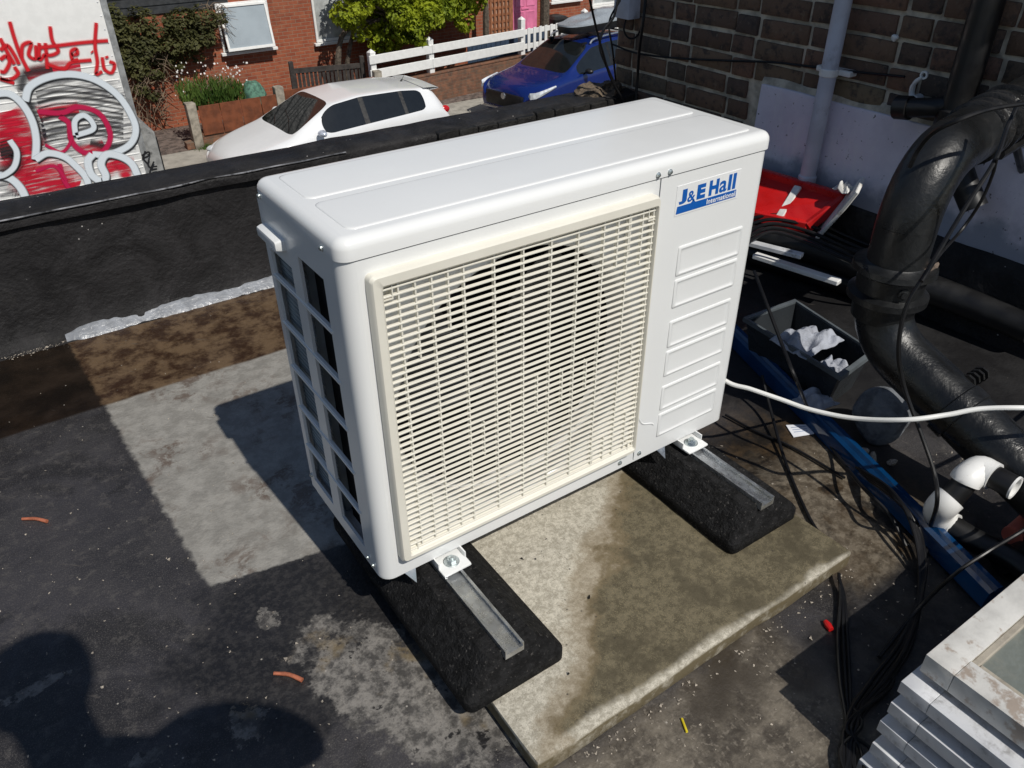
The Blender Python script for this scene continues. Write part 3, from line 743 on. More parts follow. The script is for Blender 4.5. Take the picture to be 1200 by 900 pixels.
# --- terrace of red brick houses; each house is a thing
def window(parent, x0, x1, z0, z1, y, curtain=False, name='window', open_=0.):
    fr = .055
    bm = B()
    for a in ((x0, x1, z1 - fr, z1), (x0, x1, z0, z0 + fr), (x0, x0 + fr, z0 + fr, z1 - fr), (x1 - fr, x1, z0 + fr, z1 - fr)):
        box(bm, a[0], a[1], y - .05, y + .03, a[2], a[3], .006, 1)
    w = obj(name, bm, M['white_paint'], parent)
    bm = B(); box(bm, x0 + fr, x1 - fr, y - .012, y - .004, z0 + fr, z1 - fr); obj('pane', bm, M['pane_pale'] if not curtain else gm('pane_with_curtain', (.45, .47, .47), .08, spec=.8, var=.25, scale=3), w, smooth=False)
    bm = B(); box(bm, x0 - .06, x1 + .06, y - .11, y, z0 - .07, z0 - .008, .008, 1); obj('sill', bm, M['white_paint'], w)
    return w
def house(x0, x1, y, ztop, label, clad_z=None, clad_x=None):
    h = empty('brick_house', ((x0 + x1) / 2, y, GP), 0, label, 'house', 'red brick houses across the street')
    return h
def hp(h, name, bm, mat, parent=None, **k):
    for v in bm.verts: v.co -= h.location
    return obj(name, bm, mat, parent or h, **k)
def fix(h, o):                                # shift world-coordinate part (and its sub-parts) under the house empty
    o.location = -h.location; return o
# first house: black boards above, window, rusty planter in front
h1 = house(-6, 5.95, YF, 3, 'red brick house with black cladding and a climbing shrub')
bm = B(); box(bm, -6, 6.0, YF, YF + 7, GP - .2, 2.2); fix(h1, obj('wall', bm, M['red_brick'], h1, smooth=False))
cz = -.98 + .0
for k in range(9):
    z = ony(190, 12, YF).z - .05 + k * .16
    bm = B(); v = [Vector((0, YF - .035, z)), Vector((0, YF - .012, z + .165)), Vector((0, YF + .0, z + .165)), Vector((0, YF + .0, z))]
    ring_loft(bm, [[p + Vector((x, 0, 0)) for p in v] for x in (-6, ony(267, 4, YF).x)]); fix(h1, obj('cladding_board', bm, M['clad'], h1, smooth=False))
a = ony(262, 64, YF); b = ony(305, 4, YF); c_ = ony(320, 57, YF)
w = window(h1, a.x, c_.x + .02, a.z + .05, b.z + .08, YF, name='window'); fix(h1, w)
zt0 = b.z + .02
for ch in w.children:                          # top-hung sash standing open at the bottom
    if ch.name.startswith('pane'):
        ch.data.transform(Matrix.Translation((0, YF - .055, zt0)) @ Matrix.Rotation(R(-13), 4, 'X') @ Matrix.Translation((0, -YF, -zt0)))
        sx0, sx1 = a.x + .045, c_.x - .025; sz0 = a.z + .09
        bm = B()
        for q_ in ((sx0, sx1, sz0 - .03, sz0 + .03), (sx0, sx0 + .05, sz0 + .03, zt0 - .03), (sx1 - .05, sx1, sz0 + .03, zt0 - .03), (sx0, sx1, zt0 - .03, zt0 + .02)): box(bm, q_[0], q_[1], YF - .035, YF + .010, q_[2], q_[3], .005, 1)
        for v in bm.verts: v.co = Matrix.Translation((0, YF - .055, zt0)) @ Matrix.Rotation(R(-13), 4, 'X') @ Matrix.Translation((0, -YF, -zt0)) @ v.co
        obj('sash', bm, M['white_paint'], w)
bm = B(); rings = [[Vector((x, YF - .9, 2.1)), Vector((x, YF + 3.5, 4.6)), Vector((x, YF + 7.2, 2.1)), Vector((x, YF + 7.2, 2.0)), Vector((x, YF - .9, 2.0))] for x in (-6, 5.98)]
ring_loft(bm, rings); fix(h1, obj('roof', bm, M['clad'], h1, smooth=False))
# second house, behind the lime-leaved tree
X2 = ony(575, 40, YF).x
h2 = house(5.95, 12.6, YF, 3, 'red brick house with net-curtained window behind the bright green tree')
bm = B(); box(bm, 6.0, X2, YF + .03, YF + 7, GP - .2, 2.2); fix(h2, obj('wall', bm, M['red_brick'], h2, smooth=False))
a = ony(371, 50, YF); w = window(h2, a.x, a.x + 1.25, a.z, a.z + 1.25, YF + .03, True); fix(h2, w)
bm = B(); rings = [[Vector((x, YF - .5, 2.1)), Vector((x, YF + 3.5, 4.6)), Vector((x, YF + 7.2, 2.1)), Vector((x, YF + 7.2, 2.0)), Vector((x, YF - .5, 2.0))] for x in (6.0, X2)]
ring_loft(bm, rings); fix(h2, obj('roof', bm, M['clad'], h2, smooth=False))
# third house, set back, with the pink door
Y3 = 19.2
h3 = house(12.6, 22, Y3, 3, 'red brick house with a pink front door and a trellis')
bm = B(); box(bm, X2 + .02, 24, Y3, Y3 + 7.01, GP - .2, 2.19); fix(h3, obj('wall', bm, M['red_brick'], h3, smooth=False))
bm = B(); rings = [[Vector((x, Y3 - .5, 2.1)), Vector((x, Y3 + 3.5, 4.6)), Vector((x, Y3 + 7.2, 2.1)), Vector((x, Y3 + 7.2, 2.0)), Vector((x, Y3 - .5, 2.0))] for x in (X2 + .02, 24)]
ring_loft(bm, rings); fix(h3, obj('roof', bm, M['clad'], h3, smooth=False))
a = ony(600, 42, Y3); b = ony(628, 38, Y3); dz0 = a.z; dx0, dx1 = a.x, b.x
bm = B(); box(bm, dx0, dx1, Y3 - .05, Y3 + .02, dz0, dz0 + 2.0, .004, 1)
d = obj('door', bm, M['pink'], h3); fix(h3, d)
dw = dx1 - dx0
for i in range(2):
    for z0, z1 in ((.12, .62), (.74, 1.15), (1.25, 1.85)):
        bm = B(); x = dx0 + dw * (.10 + .44 * i); rings = []
        for y, s in ((-.049, 0), (-.062, .01), (-.062, .035), (-.054, .05)):
            rings.append([Vector((p, Y3 + y, q)) for p, q in rrect(x + s, x + dw * .36 - s, dz0 + z0 + s, dz0 + z1 - s, .006, 2)])
        ring_loft(bm, rings); obj('door_panel', bm, M['pink'], d)
bm = B(); box(bm, dx0 + dw * .35, dx0 + dw * .65, Y3 - .07, Y3 - .05, dz0 + .66, dz0 + .71, .005, 1); obj('letter_box', bm, M['pink'], d)
bm = B(); tube(bm, [(dx1 - .1, Y3 - .06, dz0 + .98), (dx1 - .1, Y3 - .10, dz0 + .98), (dx1 - .2, Y3 - .10, dz0 + .98)], .013, 8); obj('handle', bm, M['steel'], d)
for x0, x1, z0, z1 in ((dx0 - .09, dx0, dz0, dz0 + 2.1), (dx1, dx1 + .03, dz0, dz0 + 2.1), (dx0 - .09, dx1 + .03, dz0 + 2.0, dz0 + 2.1)):
    bm = B(); box(bm, x0, x1, Y3 - .06, Y3 + .02, z0, z1 - (.1 if z1 > dz0 + 2.05 and x1 - x0 < .2 else 0)); fix(h3, obj('door_frame', bm, M['trellis'], h3, smooth=False))
bm = B(); box(bm, dx0 - .3, dx1 + .3, Y3 - .9, Y3 + .02, GP, dz0 - .01, .02, 1); fix(h3, obj('doorstep', bm, M['post'], h3))
a = ony(652, 1, Y3); w = window(h3, a.x - .2, a.x + .85, a.z, a.z + 1.2, Y3); fix(h3, w)
a = ony(693, 7, Y3); w = window(h3, a.x, a.x + 1.3, a.z, a.z + 1.2, Y3, True); fix(h3, w)
# trellis screen beside the door
a = ony(576, 42, Y3 - .3); b = ony(598, 42, Y3 - .3)
tr = empty('trellis', (a.x, Y3 - .3, GP), 0, 'brown square wooden trellis beside the pink door', 'trellis')
bx = b.x - a.x
for i in range(6):
    bm = B(); x = i * bx / 5; box(bm, x - .028, x + .028, 0, .02, 0, 2.9); obj('lath', bm, M['trellis'], tr, smooth=False)
for i in range(16):
    bm = B(); z = .15 + i * .178; box(bm, -.03, bx + .03, .021, .04, z - .028, z + .028); obj('lath', bm, M['trellis'], tr, smooth=False)
bm = B(); box(bm, -.02, bx + .02, .045, .06, 0, 2.9); obj('backing', bm, gm('trellis_back', (.42, .25, .17), .8), tr, smooth=False)
# wheelie bin
a = onz(653, 38, -2.55); bn = empty('wheelie_bin', (ony(651, 30, Y3 - .6).x, Y3 - .6, GP), 0, 'black wheelie bin beside the brick front of the pink-door house', 'bin')
bm = B(); ring_loft(bm, [[Vector((x, y, z)) for x, y in rrect(-s, s, -s * 1.1, s * 1.1, .05, 3)] for z, s in ((.05, .2), (.98, .27))]); obj('bin_body', bm, M['black_plastic'], bn)
bm = B(); ring_loft(bm, [[Vector((x, y, z)) for x, y in rrect(-s, s, -s * 1.15, s * 1.1, .06, 3)] for z, s in ((.97, .29), (1.02, .29), (1.08, .2))]); obj('lid', bm, M['black_plastic'], bn)
# blue fence panel deep in the garden
a = ony(548, 60, YF - .6); b = ony(700, 60, YF - .6)
bf = empty('board_fence', (a.x, YF - .6, GP), 0, 'dark blue painted board fence behind the white picket rails', 'fence')
k = 0; x = 0
while x < 2.4:
    bm = B(); box(bm, x, x + .135, 0, .02, .02, 1.05 + .02 * math.sin(k * 2.1), .004, 1); obj('board', bm, M['blue_wood'], bf, smooth=False); x += .142; k += 1

# --- rusted steel planter wall with concrete posts on brick footing
a = ony(240, 180, YG); pl = empty('planter_wall', (ony(234, 150, YG).x, YG, GP), 0, 'rusted steel planter panels between concrete posts on low brickwork', 'garden wall')
xl = ony(222, 150, YG).x - pl.location.x; px0 = 0; px1 = ony(326, 115, YG).x - pl.location.x; px2 = ony(440, 95, YG).x - pl.location.x
zt = ony(270, 119, YG).z - GP; zb = ony(270, 152, YG).z - GP
bm = B(); box(bm, xl + .05, px2, .03, .24, -.1, zb + .01); obj('footing', bm, M['low_brick'], pl, smooth=False)
for i in range(4):
    w_ = (px1 - px0) / 4; bm = B(); box(bm, px0 + .06 + i * w_, px0 + .06 + (i + 1) * w_ - .012, .0, .02, zb - .03, zt, .003, 1); obj('steel_panel', bm, M['corten'], pl)
for i in range(4):
    w_ = (px2 - px1 - .15) / 4; bm = B(); box(bm, px1 + .13 + i * w_, px1 + .13 + (i + 1) * w_ - .012, .0, .02, zb - .03, zt + .05, .003, 1); obj('steel_panel', bm, M['corten'], pl)
for x, hh in ((xl + .05, .08), (px1 - .02, .14), (px2, .16)):
    bm = B(); box(bm, x - .02, x + .16, -.03, .17, -.05, zt + hh, .02, 2); bmesh.ops.subdivide_edges(bm, edges=bm.edges[:], cuts=2); jitter(bm, .012, 7, x); obj('concrete_post', bm, M['post'], pl)
# short brick wall returning to the left post
bm = B(); box(bm, xl - .12, xl + .06, .02, .22, -.1, zb - .12, .01, 1); obj('footing', bm, M['low_brick'], pl)

# --- white ranch fence on a low brick wall, turning with the street
fa = onz(430, 128, GP); A = Vector((ony(436, 100, YG + .1).x, YG + .1, GP)); ang = R(7.5)
fn = empty('white_fence', A, ang, 'white painted ranch rail fence above a low brick wall', 'fence')
bm = B(); box(bm, .05, 9.5, .0, .22, -.1, .62); obj('brick_base', bm, M['low_brick'], fn, smooth=False)
bm = B(); box(bm, .05, 9.5, -.012, .232, .62, .665, .008, 1); obj('brick_coping', bm, M['low_brick'], fn)
for z, hh in ((.78, .20), (1.10, .18)):
    for x0, x1 in ((.0, 1.72), (1.725, 4.62)):
        bm = B(); box(bm, x0, x1, -.005, .03, z, z + hh, .006, 1); obj('rail', bm, M['white_paint'], fn)
for x, z1 in ((.12, 1.3), (1.72, 1.36), (4.62, 1.46), (6.9, 1.40), (9.2, 1.40)):
    bm = B(); box(bm, x - .07, x + .07, .03, .17, .60, z1, .008, 1); lathe(bm, [(.098, 0), (.098, .03), (.0, .10)], 4, Matrix.Translation((x, .1, z1)) @ Matrix.Rotation(R(45), 4, 'Z')); obj('post', bm, M['white_paint'], fn, angle=20)
for z in (.78, 1.12):
    bm = B(); box(bm, 4.69, 9.2, .05, .09, z, z + .12, .006, 1); obj('rail', bm, M['white_paint'], fn)
for i in range(22):
    bm = B(); x = 4.82 + i * .2; box(bm, x - .045, x + .045, .028, .05, .72, 1.27, .004, 1); obj('picket', bm, M['white_paint'], fn, smooth=False)
# dark timber lattice gate between planter and house
a = ony(345, 103, YG + .9); gt = empty('lattice_fence', (a.x, YG + .9, GP), R(-14), 'dark weathered lattice side fence by the planter', 'fence')
z0 = a.z - GP
for x in (0, 1.55):
    bm = B(); box(bm, x - .05, x + .05, -.05, .05, 0, z0 + .55, .01, 1); obj('post', bm, M['dark_wood'], gt)
bm = B(); box(bm, 0, 1.55, -.015, .015, .1, .32); box(bm, 0, 1.55, -.03, .03, z0 + .30, z0 + .40); obj('frame_rail', bm, M['dark_wood'], gt, smooth=False)
for i in range(17):
    bm = B(); x = .05 + i * .09; box(bm, x - .03, x + .03, -.012, .012, .3, z0 + .31); obj('slat', bm, M['dark_wood'], gt, smooth=False)

# --- foliage
def leaf_cloud(bm, blobs, count, size, seed, flat=.0, up_=.3):
    rnd = random.Random(seed); tot = sum(b[1][0] * b[1][1] * b[1][2] for b in blobs)
    for c0, rad, *_ in blobs:
        k = max(4, int(count * rad[0] * rad[1] * rad[2] / tot))
        for _ in range(k):
            while True:
                p = Vector((rnd.uniform(-1, 1), rnd.uniform(-1, 1), rnd.uniform(-1, 1)))
                if .25 < p.length < 1: break
            p = p.normalized() * (p.length ** .5)
            q = Vector(c0) + Vector((p.x * rad[0], p.y * rad[1], p.z * rad[2]))
            if mnoise.noise(q * 2.1) < -.22: continue
            s = size * rnd.choice((.5, .8, 1., 1.2, 1.7)) * rnd.uniform(.8, 1.2)
            n = (p + Vector((rnd.uniform(-.9, .9), rnd.uniform(-.9, .9), rnd.uniform(-.5, .9) + up_))).normalized()
            u = n.orthogonal().normalized(); u = Matrix.Rotation(rnd.uniform(0, 6.28), 3, n) @ u; v = n.cross(u)
            vs = [bm.verts.new(q + a) for a in (-u * s * .5, v * s * .28 + n * s * .06, u * s * .55, -v * s * .28 + n * s * .06)]
            bm.faces.new(vs)
def rand_blobs(c0, rad, n, r0, r1, seed):
    rnd = random.Random(seed); out = []
    for _ in range(n):
        while True:
            p = Vector((rnd.uniform(-1, 1), rnd.uniform(-1, 1), rnd.uniform(-1, 1)))
            if p.length < 1: break
        s = rnd.uniform(r0, r1); out.append((Vector(c0) + Vector((p.x * rad[0], p.y * rad[1], p.z * rad[2])), (s, s * .9, s * .75)))
    return out
def tree(name, label, base, trunks, c0, rad, nb, leaves, size, mat, seed, r=(.22, .42), bark=None):
    t = empty(name, base, 0, label, 'tree')
    bm = B()
    for path, rr in trunks: tube(bm, path, rr, 8, 4)
    bl = rand_blobs(c0, rad, nb, r[0], r[1], seed)
    for cc, s in bl[::2]:
        p0 = Vector(trunks[0][0][-1]); tube(bm, [p0, p0.lerp(cc, .5) + Vector((0, 0, .1)), cc], [.04, .025, .01], 5, 3)
    for v in bm.verts: v.co -= t.location
    obj('trunk', bm, M['bark'], t)
    bm = B(); leaf_cloud(bm, bl, leaves, size, seed)
    for v in bm.verts: v.co -= t.location
    tag(obj('crown', bm, mat, t, smooth=False), kind='stuff')
    return t
YT = 16.9
q = ony(405, 100, YT); q2 = ony(480, 30, YT)
tree('garden_tree', 'lime green leafy tree on two slim trunks leaning over the white fence', (q.x, YT, GP),
     [([(q.x - .1, YT, GP), (q.x - .14, YT, GP + .9), (q.x + .2, YT, GP + 1.7), (q2.x - .4, YT, q2.z + .2)], [.085, .075, .06, .05]), ([(q.x + .12, YT + .1, GP), (q.x + .16, YT + .1, GP + 1.0), (q.x + .6, YT, GP + 2.2)], [.07, .055, .04])],
     (q2.x - .15, YT - .15, q2.z + .55), (1.55, .75, 1.05), 64, 30000, .085, M['leaf_lime'], 11, (.22, .44))
q3 = ony(571, 70, YT + .2); q4 = ony(548, 25, YT + .2)
tree('garden_tree', 'lime green leafy tree on one bare upright trunk by the trellis', (q3.x, YT + .2, GP),
     [([(q3.x, YT + .2, GP), (q3.x - .02, YT + .2, GP + 1.2), (q3.x + .03, YT + .2, GP + 2.8)], [.095, .08, .06])],
     (q4.x - .55, YT + .05, q4.z + .75), (.75, .6, .85), 26, 11000, .085, M['leaf_lime'], 23, (.2, .38))
q5 = ony(637, 40, Y3 - 1.2)
tree('garden_tree', 'bare dark tree trunk between the pink door and the bin', (q5.x, Y3 - 1.2, GP),
     [([(q5.x, Y3 - 1.2, GP), (q5.x + .03, Y3 - 1.2, GP + 1.5), (q5.x - .03, Y3 - 1.2, GP + 3.2), (q5.x, Y3 - 1.2, GP + 4.2)], [.15, .13, .12, .1])],
     (q5.x, Y3 - 1.2, GP + 4.8), (1.2, 1.0, .6), 20, 5000, .10, M['leaf_green'], 5, (.25, .45))
# climbing shrub on the first house
sh = empty('climbing_shrub', (ony(190, 140, YF).x, YF - .25, GP), 0, 'overgrown olive climbing shrub with bare stems on the house wall', 'shrub')
bl = []
for px, py, r in ((140, 22, .34), (158, 30, .4), (185, 30, .38), (215, 28, .36), (238, 22, .33), (255, 18, .24), (152, 55, .34), (175, 58, .34), (200, 58, .33), (222, 52, .3), (240, 42, .25), (160, 80, .26), (180, 82, .24), (208, 70, .22), (165, 105, .15), (178, 112, .13), (150, 70, .28), (135, 40, .34), (230, 66, .17), (125, 30, .4), (110, 30, .5)):
    p = ony(px, py, YF - .28); bl.append((p, (r, .24, r * .9)))
bm = B(); leaf_cloud(bm, bl, 15000, .07, 31, up_=.5)
for v in bm.verts: v.co -= sh.location
tag(obj('crown', bm, M['leaf_olive'], sh, smooth=False), kind='stuff')
bm = B(); rnd = random.Random(3)
for i in range(150):
    a = ony(rnd.uniform(150, 195), rnd.uniform(60, 140), YF - .2 - rnd.random() * .25); 
    b = a + Vector((rnd.uniform(-.3, .35), rnd.uniform(-.1, .1), rnd.uniform(-.5, .5)))
    tube(bm, [a, a.lerp(b, .5) + Vector((rnd.uniform(-.06, .06), 0, .05)), b], [.009, .007, .004], 4)
for i in range(60):
    a = ony(rnd.uniform(230, 262), rnd.uniform(5, 35), YF - .2); b = a + Vector((rnd.uniform(-.1, .45), rnd.uniform(-.15, .05), rnd.uniform(-.35, .2)))
    tube(bm, [a, a.lerp(b, .5) + Vector((0, 0, .08)), b], [.008, .006, .003], 4)
for v in bm.verts: v.co -= sh.location
obj('twigs', bm, M['twig'], sh).__setitem__('kind', 'stuff')
# planter shrub with pale blossom twigs
ps = empty('planter_shrub', (ony(250, 118, YG + .45).x, YG + .45, GP), 0, 'low leafy green shrub with pale blossom behind the rusted panels', 'shrub')
bl = [(ony(px, py, YG + .45), (r, .25, r)) for px, py, r in ((222, 108, .22), (236, 105, .26), (250, 106, .27), (264, 105, .25), (275, 108, .2), (243, 116, .26), (262, 116, .25), (228, 117, .2))]
bm = B()
rnd = random.Random(8)
for cc, r_ in bl:                              # upright blades
    for _ in range(240):
        p = cc + Vector((rnd.uniform(-1, 1) * r_[0], rnd.uniform(-.25, .25), rnd.uniform(-1, .5) * r_[2]))
        d = Vector((rnd.uniform(-.35, .35), rnd.uniform(-.35, .35), 1)).normalized() * rnd.uniform(.1, .22); s = Vector((rnd.uniform(-1, 1), rnd.uniform(-1, 1), 0)).normalized() * .012
        bm.faces.new([bm.verts.new(x) for x in (p - s, p + s, p + d * .6 + s * .9, p + d)])
for v in bm.verts: v.co -= ps.location
tag(obj('foliage', bm, M['leaf_green'], ps, smooth=False), kind='stuff')
bm = B()
for _ in range(90):
    p = ony(rnd.uniform(205, 290), rnd.uniform(72, 112), YG + .3 + rnd.random() * .5); s = rnd.uniform(.012, .028)
    n = Vector((rnd.uniform(-1, 1), -1, rnd.uniform(-.2, 1))).normalized(); u = n.orthogonal().normalized(); w_ = n.cross(u)
    bm.faces.new([bm.verts.new(p + x) for x in (u * s, w_ * s, -u * s, -w_ * s)])
for v in bm.verts: v.co -= ps.location
tag(obj('blossom', bm, M['petal'], ps, smooth=False), kind='stuff')
bm = B()
for i in range(26):
    a = ony(rnd.uniform(225, 275), 112, YG + .45); b = ony(rnd.uniform(205, 290), rnd.uniform(74, 98), YG + .45)
    tube(bm, [a, a.lerp(b, .5) + Vector((rnd.uniform(-.1, .1), 0, 0)), b], [.007, .005, .003], 4)
for v in bm.verts: v.co -= ps.location
obj('stems', bm, M['twig'], ps)
# terracotta pot with a dry plant
q = onz(190, 147, GP); pt = empty('plant_pot', q, 0, 'terracotta plant pot with dry stems below the climbing shrub', 'pot')
bm = B(); lathe(bm, [(.20, 0), (.27, .24), (.30, .25), (.31, .33), (.27, .33), (.25, .22), (.0, .22)], 24); obj('pot', bm, M['terra'], pt)
bm = B()
for i in range(40):
    a = Vector((rnd.uniform(-.15, .15), rnd.uniform(-.15, .15), .22)); b = a + Vector((rnd.uniform(-.5, .25), rnd.uniform(-.2, .2), rnd.uniform(.15, .75))); tube(bm, [a, a.lerp(b, .5) + Vector((rnd.uniform(-.08, .08), 0, .05)), b], [.009, .007, .003], 4)
obj('dry_stems', bm, M['twig'], pt)
# green sack behind the planter
q = ony(298, 106, YG + .3); gs = B(); bmesh.ops.create_icosphere(gs, subdivisions=3, radius=1)
for v in gs.verts: v.co = Vector((math.copysign(abs(v.co.x) ** .6, v.co.x) * .25, math.copysign(abs(v.co.y) ** .6, v.co.y) * .2, max(-.95, v.co.z) * .55 + .52))
jitter(gs, .05, 6, 2)
o = obj('garden_sack', gs, M['green_bag']); o.location = (q.x, YG + .35, GP); o.scale.z = (q.z + .17 - GP) / 1.05; tag(o, 'crumpled green garden sack behind the rusted planter', 'sack')
# grass tuft at the foot of the planter wall
bm = B()
for _ in range(260):
    p = Vector((rnd.gauss(0, .09), rnd.gauss(0, .05), 0)); d = Vector((rnd.uniform(-.5, .5), rnd.uniform(-.5, .5), 1)) * rnd.uniform(.04, .13); s = Vector((rnd.uniform(-1, 1), rnd.uniform(-1, 1), 0)).normalized() * .006
    bm.faces.new([bm.verts.new(x) for x in (p - s, p + s, p + d)])
o = obj('weed_tuft', bm, M['leaf_green'], smooth=False); o.location = onz(243, 174, GP); tag(o, 'small bright weed tuft at the foot of the planter wall', 'weed', kind='stuff')

# ================================================================ VEHICLES
def interp(tab, x):
    for (a, fa), (b, fb) in zip(tab, tab[1:]):
        if x <= b:
            t = 0 if b == a else max(0, (x - a) / (b - a)); return fa + (fb - fa) * t
    return tab[-1][1]
def build_car(root, L, st, top, belt, hw, ze, hwe, zb, mats, glass_side, screen, rear, pillars, paint):
    """one skin lofted over stations, subdivided, then cut apart into body and panes"""
    bm = B(); rings = []
    for x in st:
        zt, zbe, h = interp(top, x), interp(belt, x), interp(hw, x); e, he = interp(ze, x), interp(hwe, x)
        e = min(e, zt - .012); z_b = interp(zb, x)
        half = [(0, z_b), (h - .14, z_b), (h - .03, z_b + .07), (h, z_b + (zbe - z_b) * .45), (h - .006, zbe - .09), (h - .035, zbe), (he, e), (he - .055, e + (zt - e) * .55), (he * .5, zt - .008), (0, zt)]
        rings.append([Vector((x, -y, z)) for y, z in half] + [Vector((x, y, z)) for y, z in reversed(half[1:-1])])
    n = len(rings[0]); vr = [[bm.verts.new(p) for p in r] for r in rings]
    names = ['body']; fidx = {}
    def mi(k):
        if k not in names: names.append(k)
        return names.index(k)
    for i in range(len(vr) - 1):
        xm = (st[i] + st[i + 1]) / 2
        for j in range(n):
            f = bm.faces.new((vr[i][j], vr[i + 1][j], vr[i + 1][(j + 1) % n], vr[i][(j + 1) % n]))
            jj = j if j < 9 else n - 1 - j
            k = 'body'
            if jj == 5:
                for q, (a, b) in enumerate(glass_side):
                    if a < xm < b: k = ('near_window' if j < 9 else 'far_window') + str(q)
                for a, b in pillars:
                    if a < xm < b: k = 'pillar' + ('n' if j < 9 else 'f') + str(round(a * 100))
            if jj in (7, 8) and screen[0] < xm < screen[1]: k = 'windscreen'
            if jj in (7, 8) and rear[0] < xm < rear[1]: k = 'rear_window'
            f.material_index = mi(k)
    bm.faces.new(list(reversed(vr[0]))); bm.faces.new(vr[-1])
    cre = bm.edges.layers.float.new('crease_edge')
    for e in bm.edges:
        if len(e.link_faces) == 2 and e.link_faces[0].material_index != e.link_faces[1].material_index: e[cre] = .55
    bmesh.ops.recalc_face_normals(bm, faces=bm.faces[:])
    me = bpy.data.meshes.new('skin'); bm.to_mesh(me); bm.free()
    t = bpy.data.objects.new('skin', me); COL.objects.link(t); md = t.modifiers.new('s', 'SUBSURF'); md.levels = 3; md.render_levels = 3
    me2 = bpy.data.meshes.new_from_object(t.evaluated_get(bpy.context.evaluated_depsgraph_get())); bpy.data.objects.remove(t)
    src = B(); src.from_mesh(me2)
    for k, nm in enumerate(names):
        c2 = src.copy(); bmesh.ops.delete(c2, geom=[f for f in c2.faces if f.material_index != k], context='FACES')
        if nm == 'body': m_, nn = paint, 'body'
        elif nm.startswith('pillar'): m_, nn = M['black_plastic'], 'pillar'
        else:
            m_ = M['car_glass']; nn = nm.rstrip('0123456789')
            nn = {'near_window': 'side_window', 'far_window': 'side_window'}.get(nn, nn)
        for f in c2.faces: f.material_index = 0
        me3 = bpy.data.meshes.new(nn); c2.to_mesh(me3); c2.free(); o = link(nn, me3, m_, root, angle=40)
    src.free()
def wheel(root, x, y, r, side):
    MM = Matrix.Translation((x, y, r)) @ Matrix.Rotation(R(90 * side), 4, 'X')
    bm = B(); lathe(bm, [(r * .62, -.1), (r * .94, -.105), (r, -.08), (r, .08), (r * .94, .105), (r * .62, .1)], 32, MM, False, False); w = obj('wheel', bm, M['tyre'], root)
    bm = B(); lathe(bm, [(r * .64, .085), (r * .6, .06), (r * .2, .075), (.0, .08)], 32, MM, False, False)
    for k in range(5):
        box(bm, r * .1, r * .6, -.03, .03, .07, .095, M=MM @ Matrix.Rotation(k * 2 * math.pi / 5, 4, 'Z'))
    obj('rim', bm, M['rim'], w)
def mirror(root, x, y, z, side, mat):
    bm = B(); bmesh.ops.create_uvsphere(bm, u_segments=16, v_segments=10, radius=1)
    for v in bm.verts: v.co = Vector((x + v.co.x * (.05 if v.co.x > 0 else .09), y + side * .12 + v.co.y * .105, z + v.co.z * .058))
    box(bm, x - .02, x + .03, min(y, y + side * .1), max(y, y + side * .1), z - .06, z - .03); obj('mirror', bm, mat, root)

car = empty('parked_car', (3.12, 13.3, GZ), R(2.5), 'white five-door hatchback parked at the far kerb', 'car', 'cars parked along the far kerb')
L = 4.25; car.scale = (1.08, 1.04, 1.02)
build_car(car, L, [0, .04, .14, .35, .7, 1.0, 1.08, 1.3, 1.6, 1.86, 1.95, 2.15, 2.36, 2.44, 2.8, 3.14, 3.20, 3.42, 3.60, 3.72, 3.84, 3.98, 4.10, 4.2, 4.25],
    [(0, .50), (.04, .62), (.14, .70), (.35, .78), (.7, .87), (1.05, .95), (1.86, 1.37), (2.4, 1.425), (3.2, 1.40), (3.72, 1.335), (3.84, 1.30), (3.98, 1.07), (4.10, .88), (4.2, .68), (4.25, .5)],
    [(0, .46), (.04, .56), (.14, .64), (.35, .72), (1.0, .87), (2, .93), (3.5, 1.0), (3.84, 1.0), (4.1, .82), (4.2, .62), (4.25, .46)],
    [(0, .60), (.04, .68), (.14, .77), (.35, .84), (.7, .875), (1, .885), (3.2, .885), (3.84, .85), (4.1, .77), (4.2, .70), (4.25, .62)],
    [(0, .48), (.35, .75), (1.0, .91), (1.08, .935), (1.86, 1.335), (2.4, 1.385), (3.2, 1.36), (3.72, 1.295), (3.84, 1.24), (3.98, 1.02), (4.1, .85), (4.25, .48)],
    [(0, .5), (.14, .66), (.7, .75), (1.08, .76), (1.86, .625), (2.4, .60), (3.2, .60), (3.72, .59), (3.84, .60), (3.98, .66), (4.1, .66), (4.25, .55)],
    [(0, .28), (.3, .18), (3.9, .18), (4.25, .30)], M, [(1.5, 2.36), (2.44, 3.14), (3.20, 3.60)], (1.08, 1.86), (3.84, 4.0), [(2.36, 2.44), (3.14, 3.20)], M['car_white'])
for x in (.86, 3.45):
    for s in (-1, 1): wheel(car, x, s * .80, .315, -s)
for s in (-1, 1): mirror(car, 1.52, s * .84, .98, s, gm('mirror_grey', (.50, .54, .62), .3, .3) if s < 0 else M['car_white'])
bm = B(); rings = [[Vector((x, -.6 + 1.2 * k / 12, z + .0 - .02 * abs(k - 6) / 6)) for k in range(13)] for x, z in ((3.66, 1.352), (3.86, 1.335), (3.97, 1.315), (3.97, 1.30), (3.8, 1.295))]
ring_loft(bm, rings, closed=False); obj('spoiler', bm, M['car_white'], car)
for s in (-1, 1):
    bm = B(); bmesh.ops.create_uvsphere(bm, u_segments=14, v_segments=10, radius=1)
    for v in bm.verts: v.co = Vector((4.02 + v.co.x * .10, s * (.70 + v.co.y * .055), .90 + v.co.z * .075))
    obj('tail_light', bm, M['tail'], car)
    bm = B(); bmesh.ops.create_uvsphere(bm, u_segments=14, v_segments=10, radius=1)
    for v in bm.verts: v.co = Vector((.24 + v.co.x * .17, s * (.66 + v.co.y * .11), .60 + v.co.z * .06))
    obj('headlight', bm, M['lamp_glass'], car)
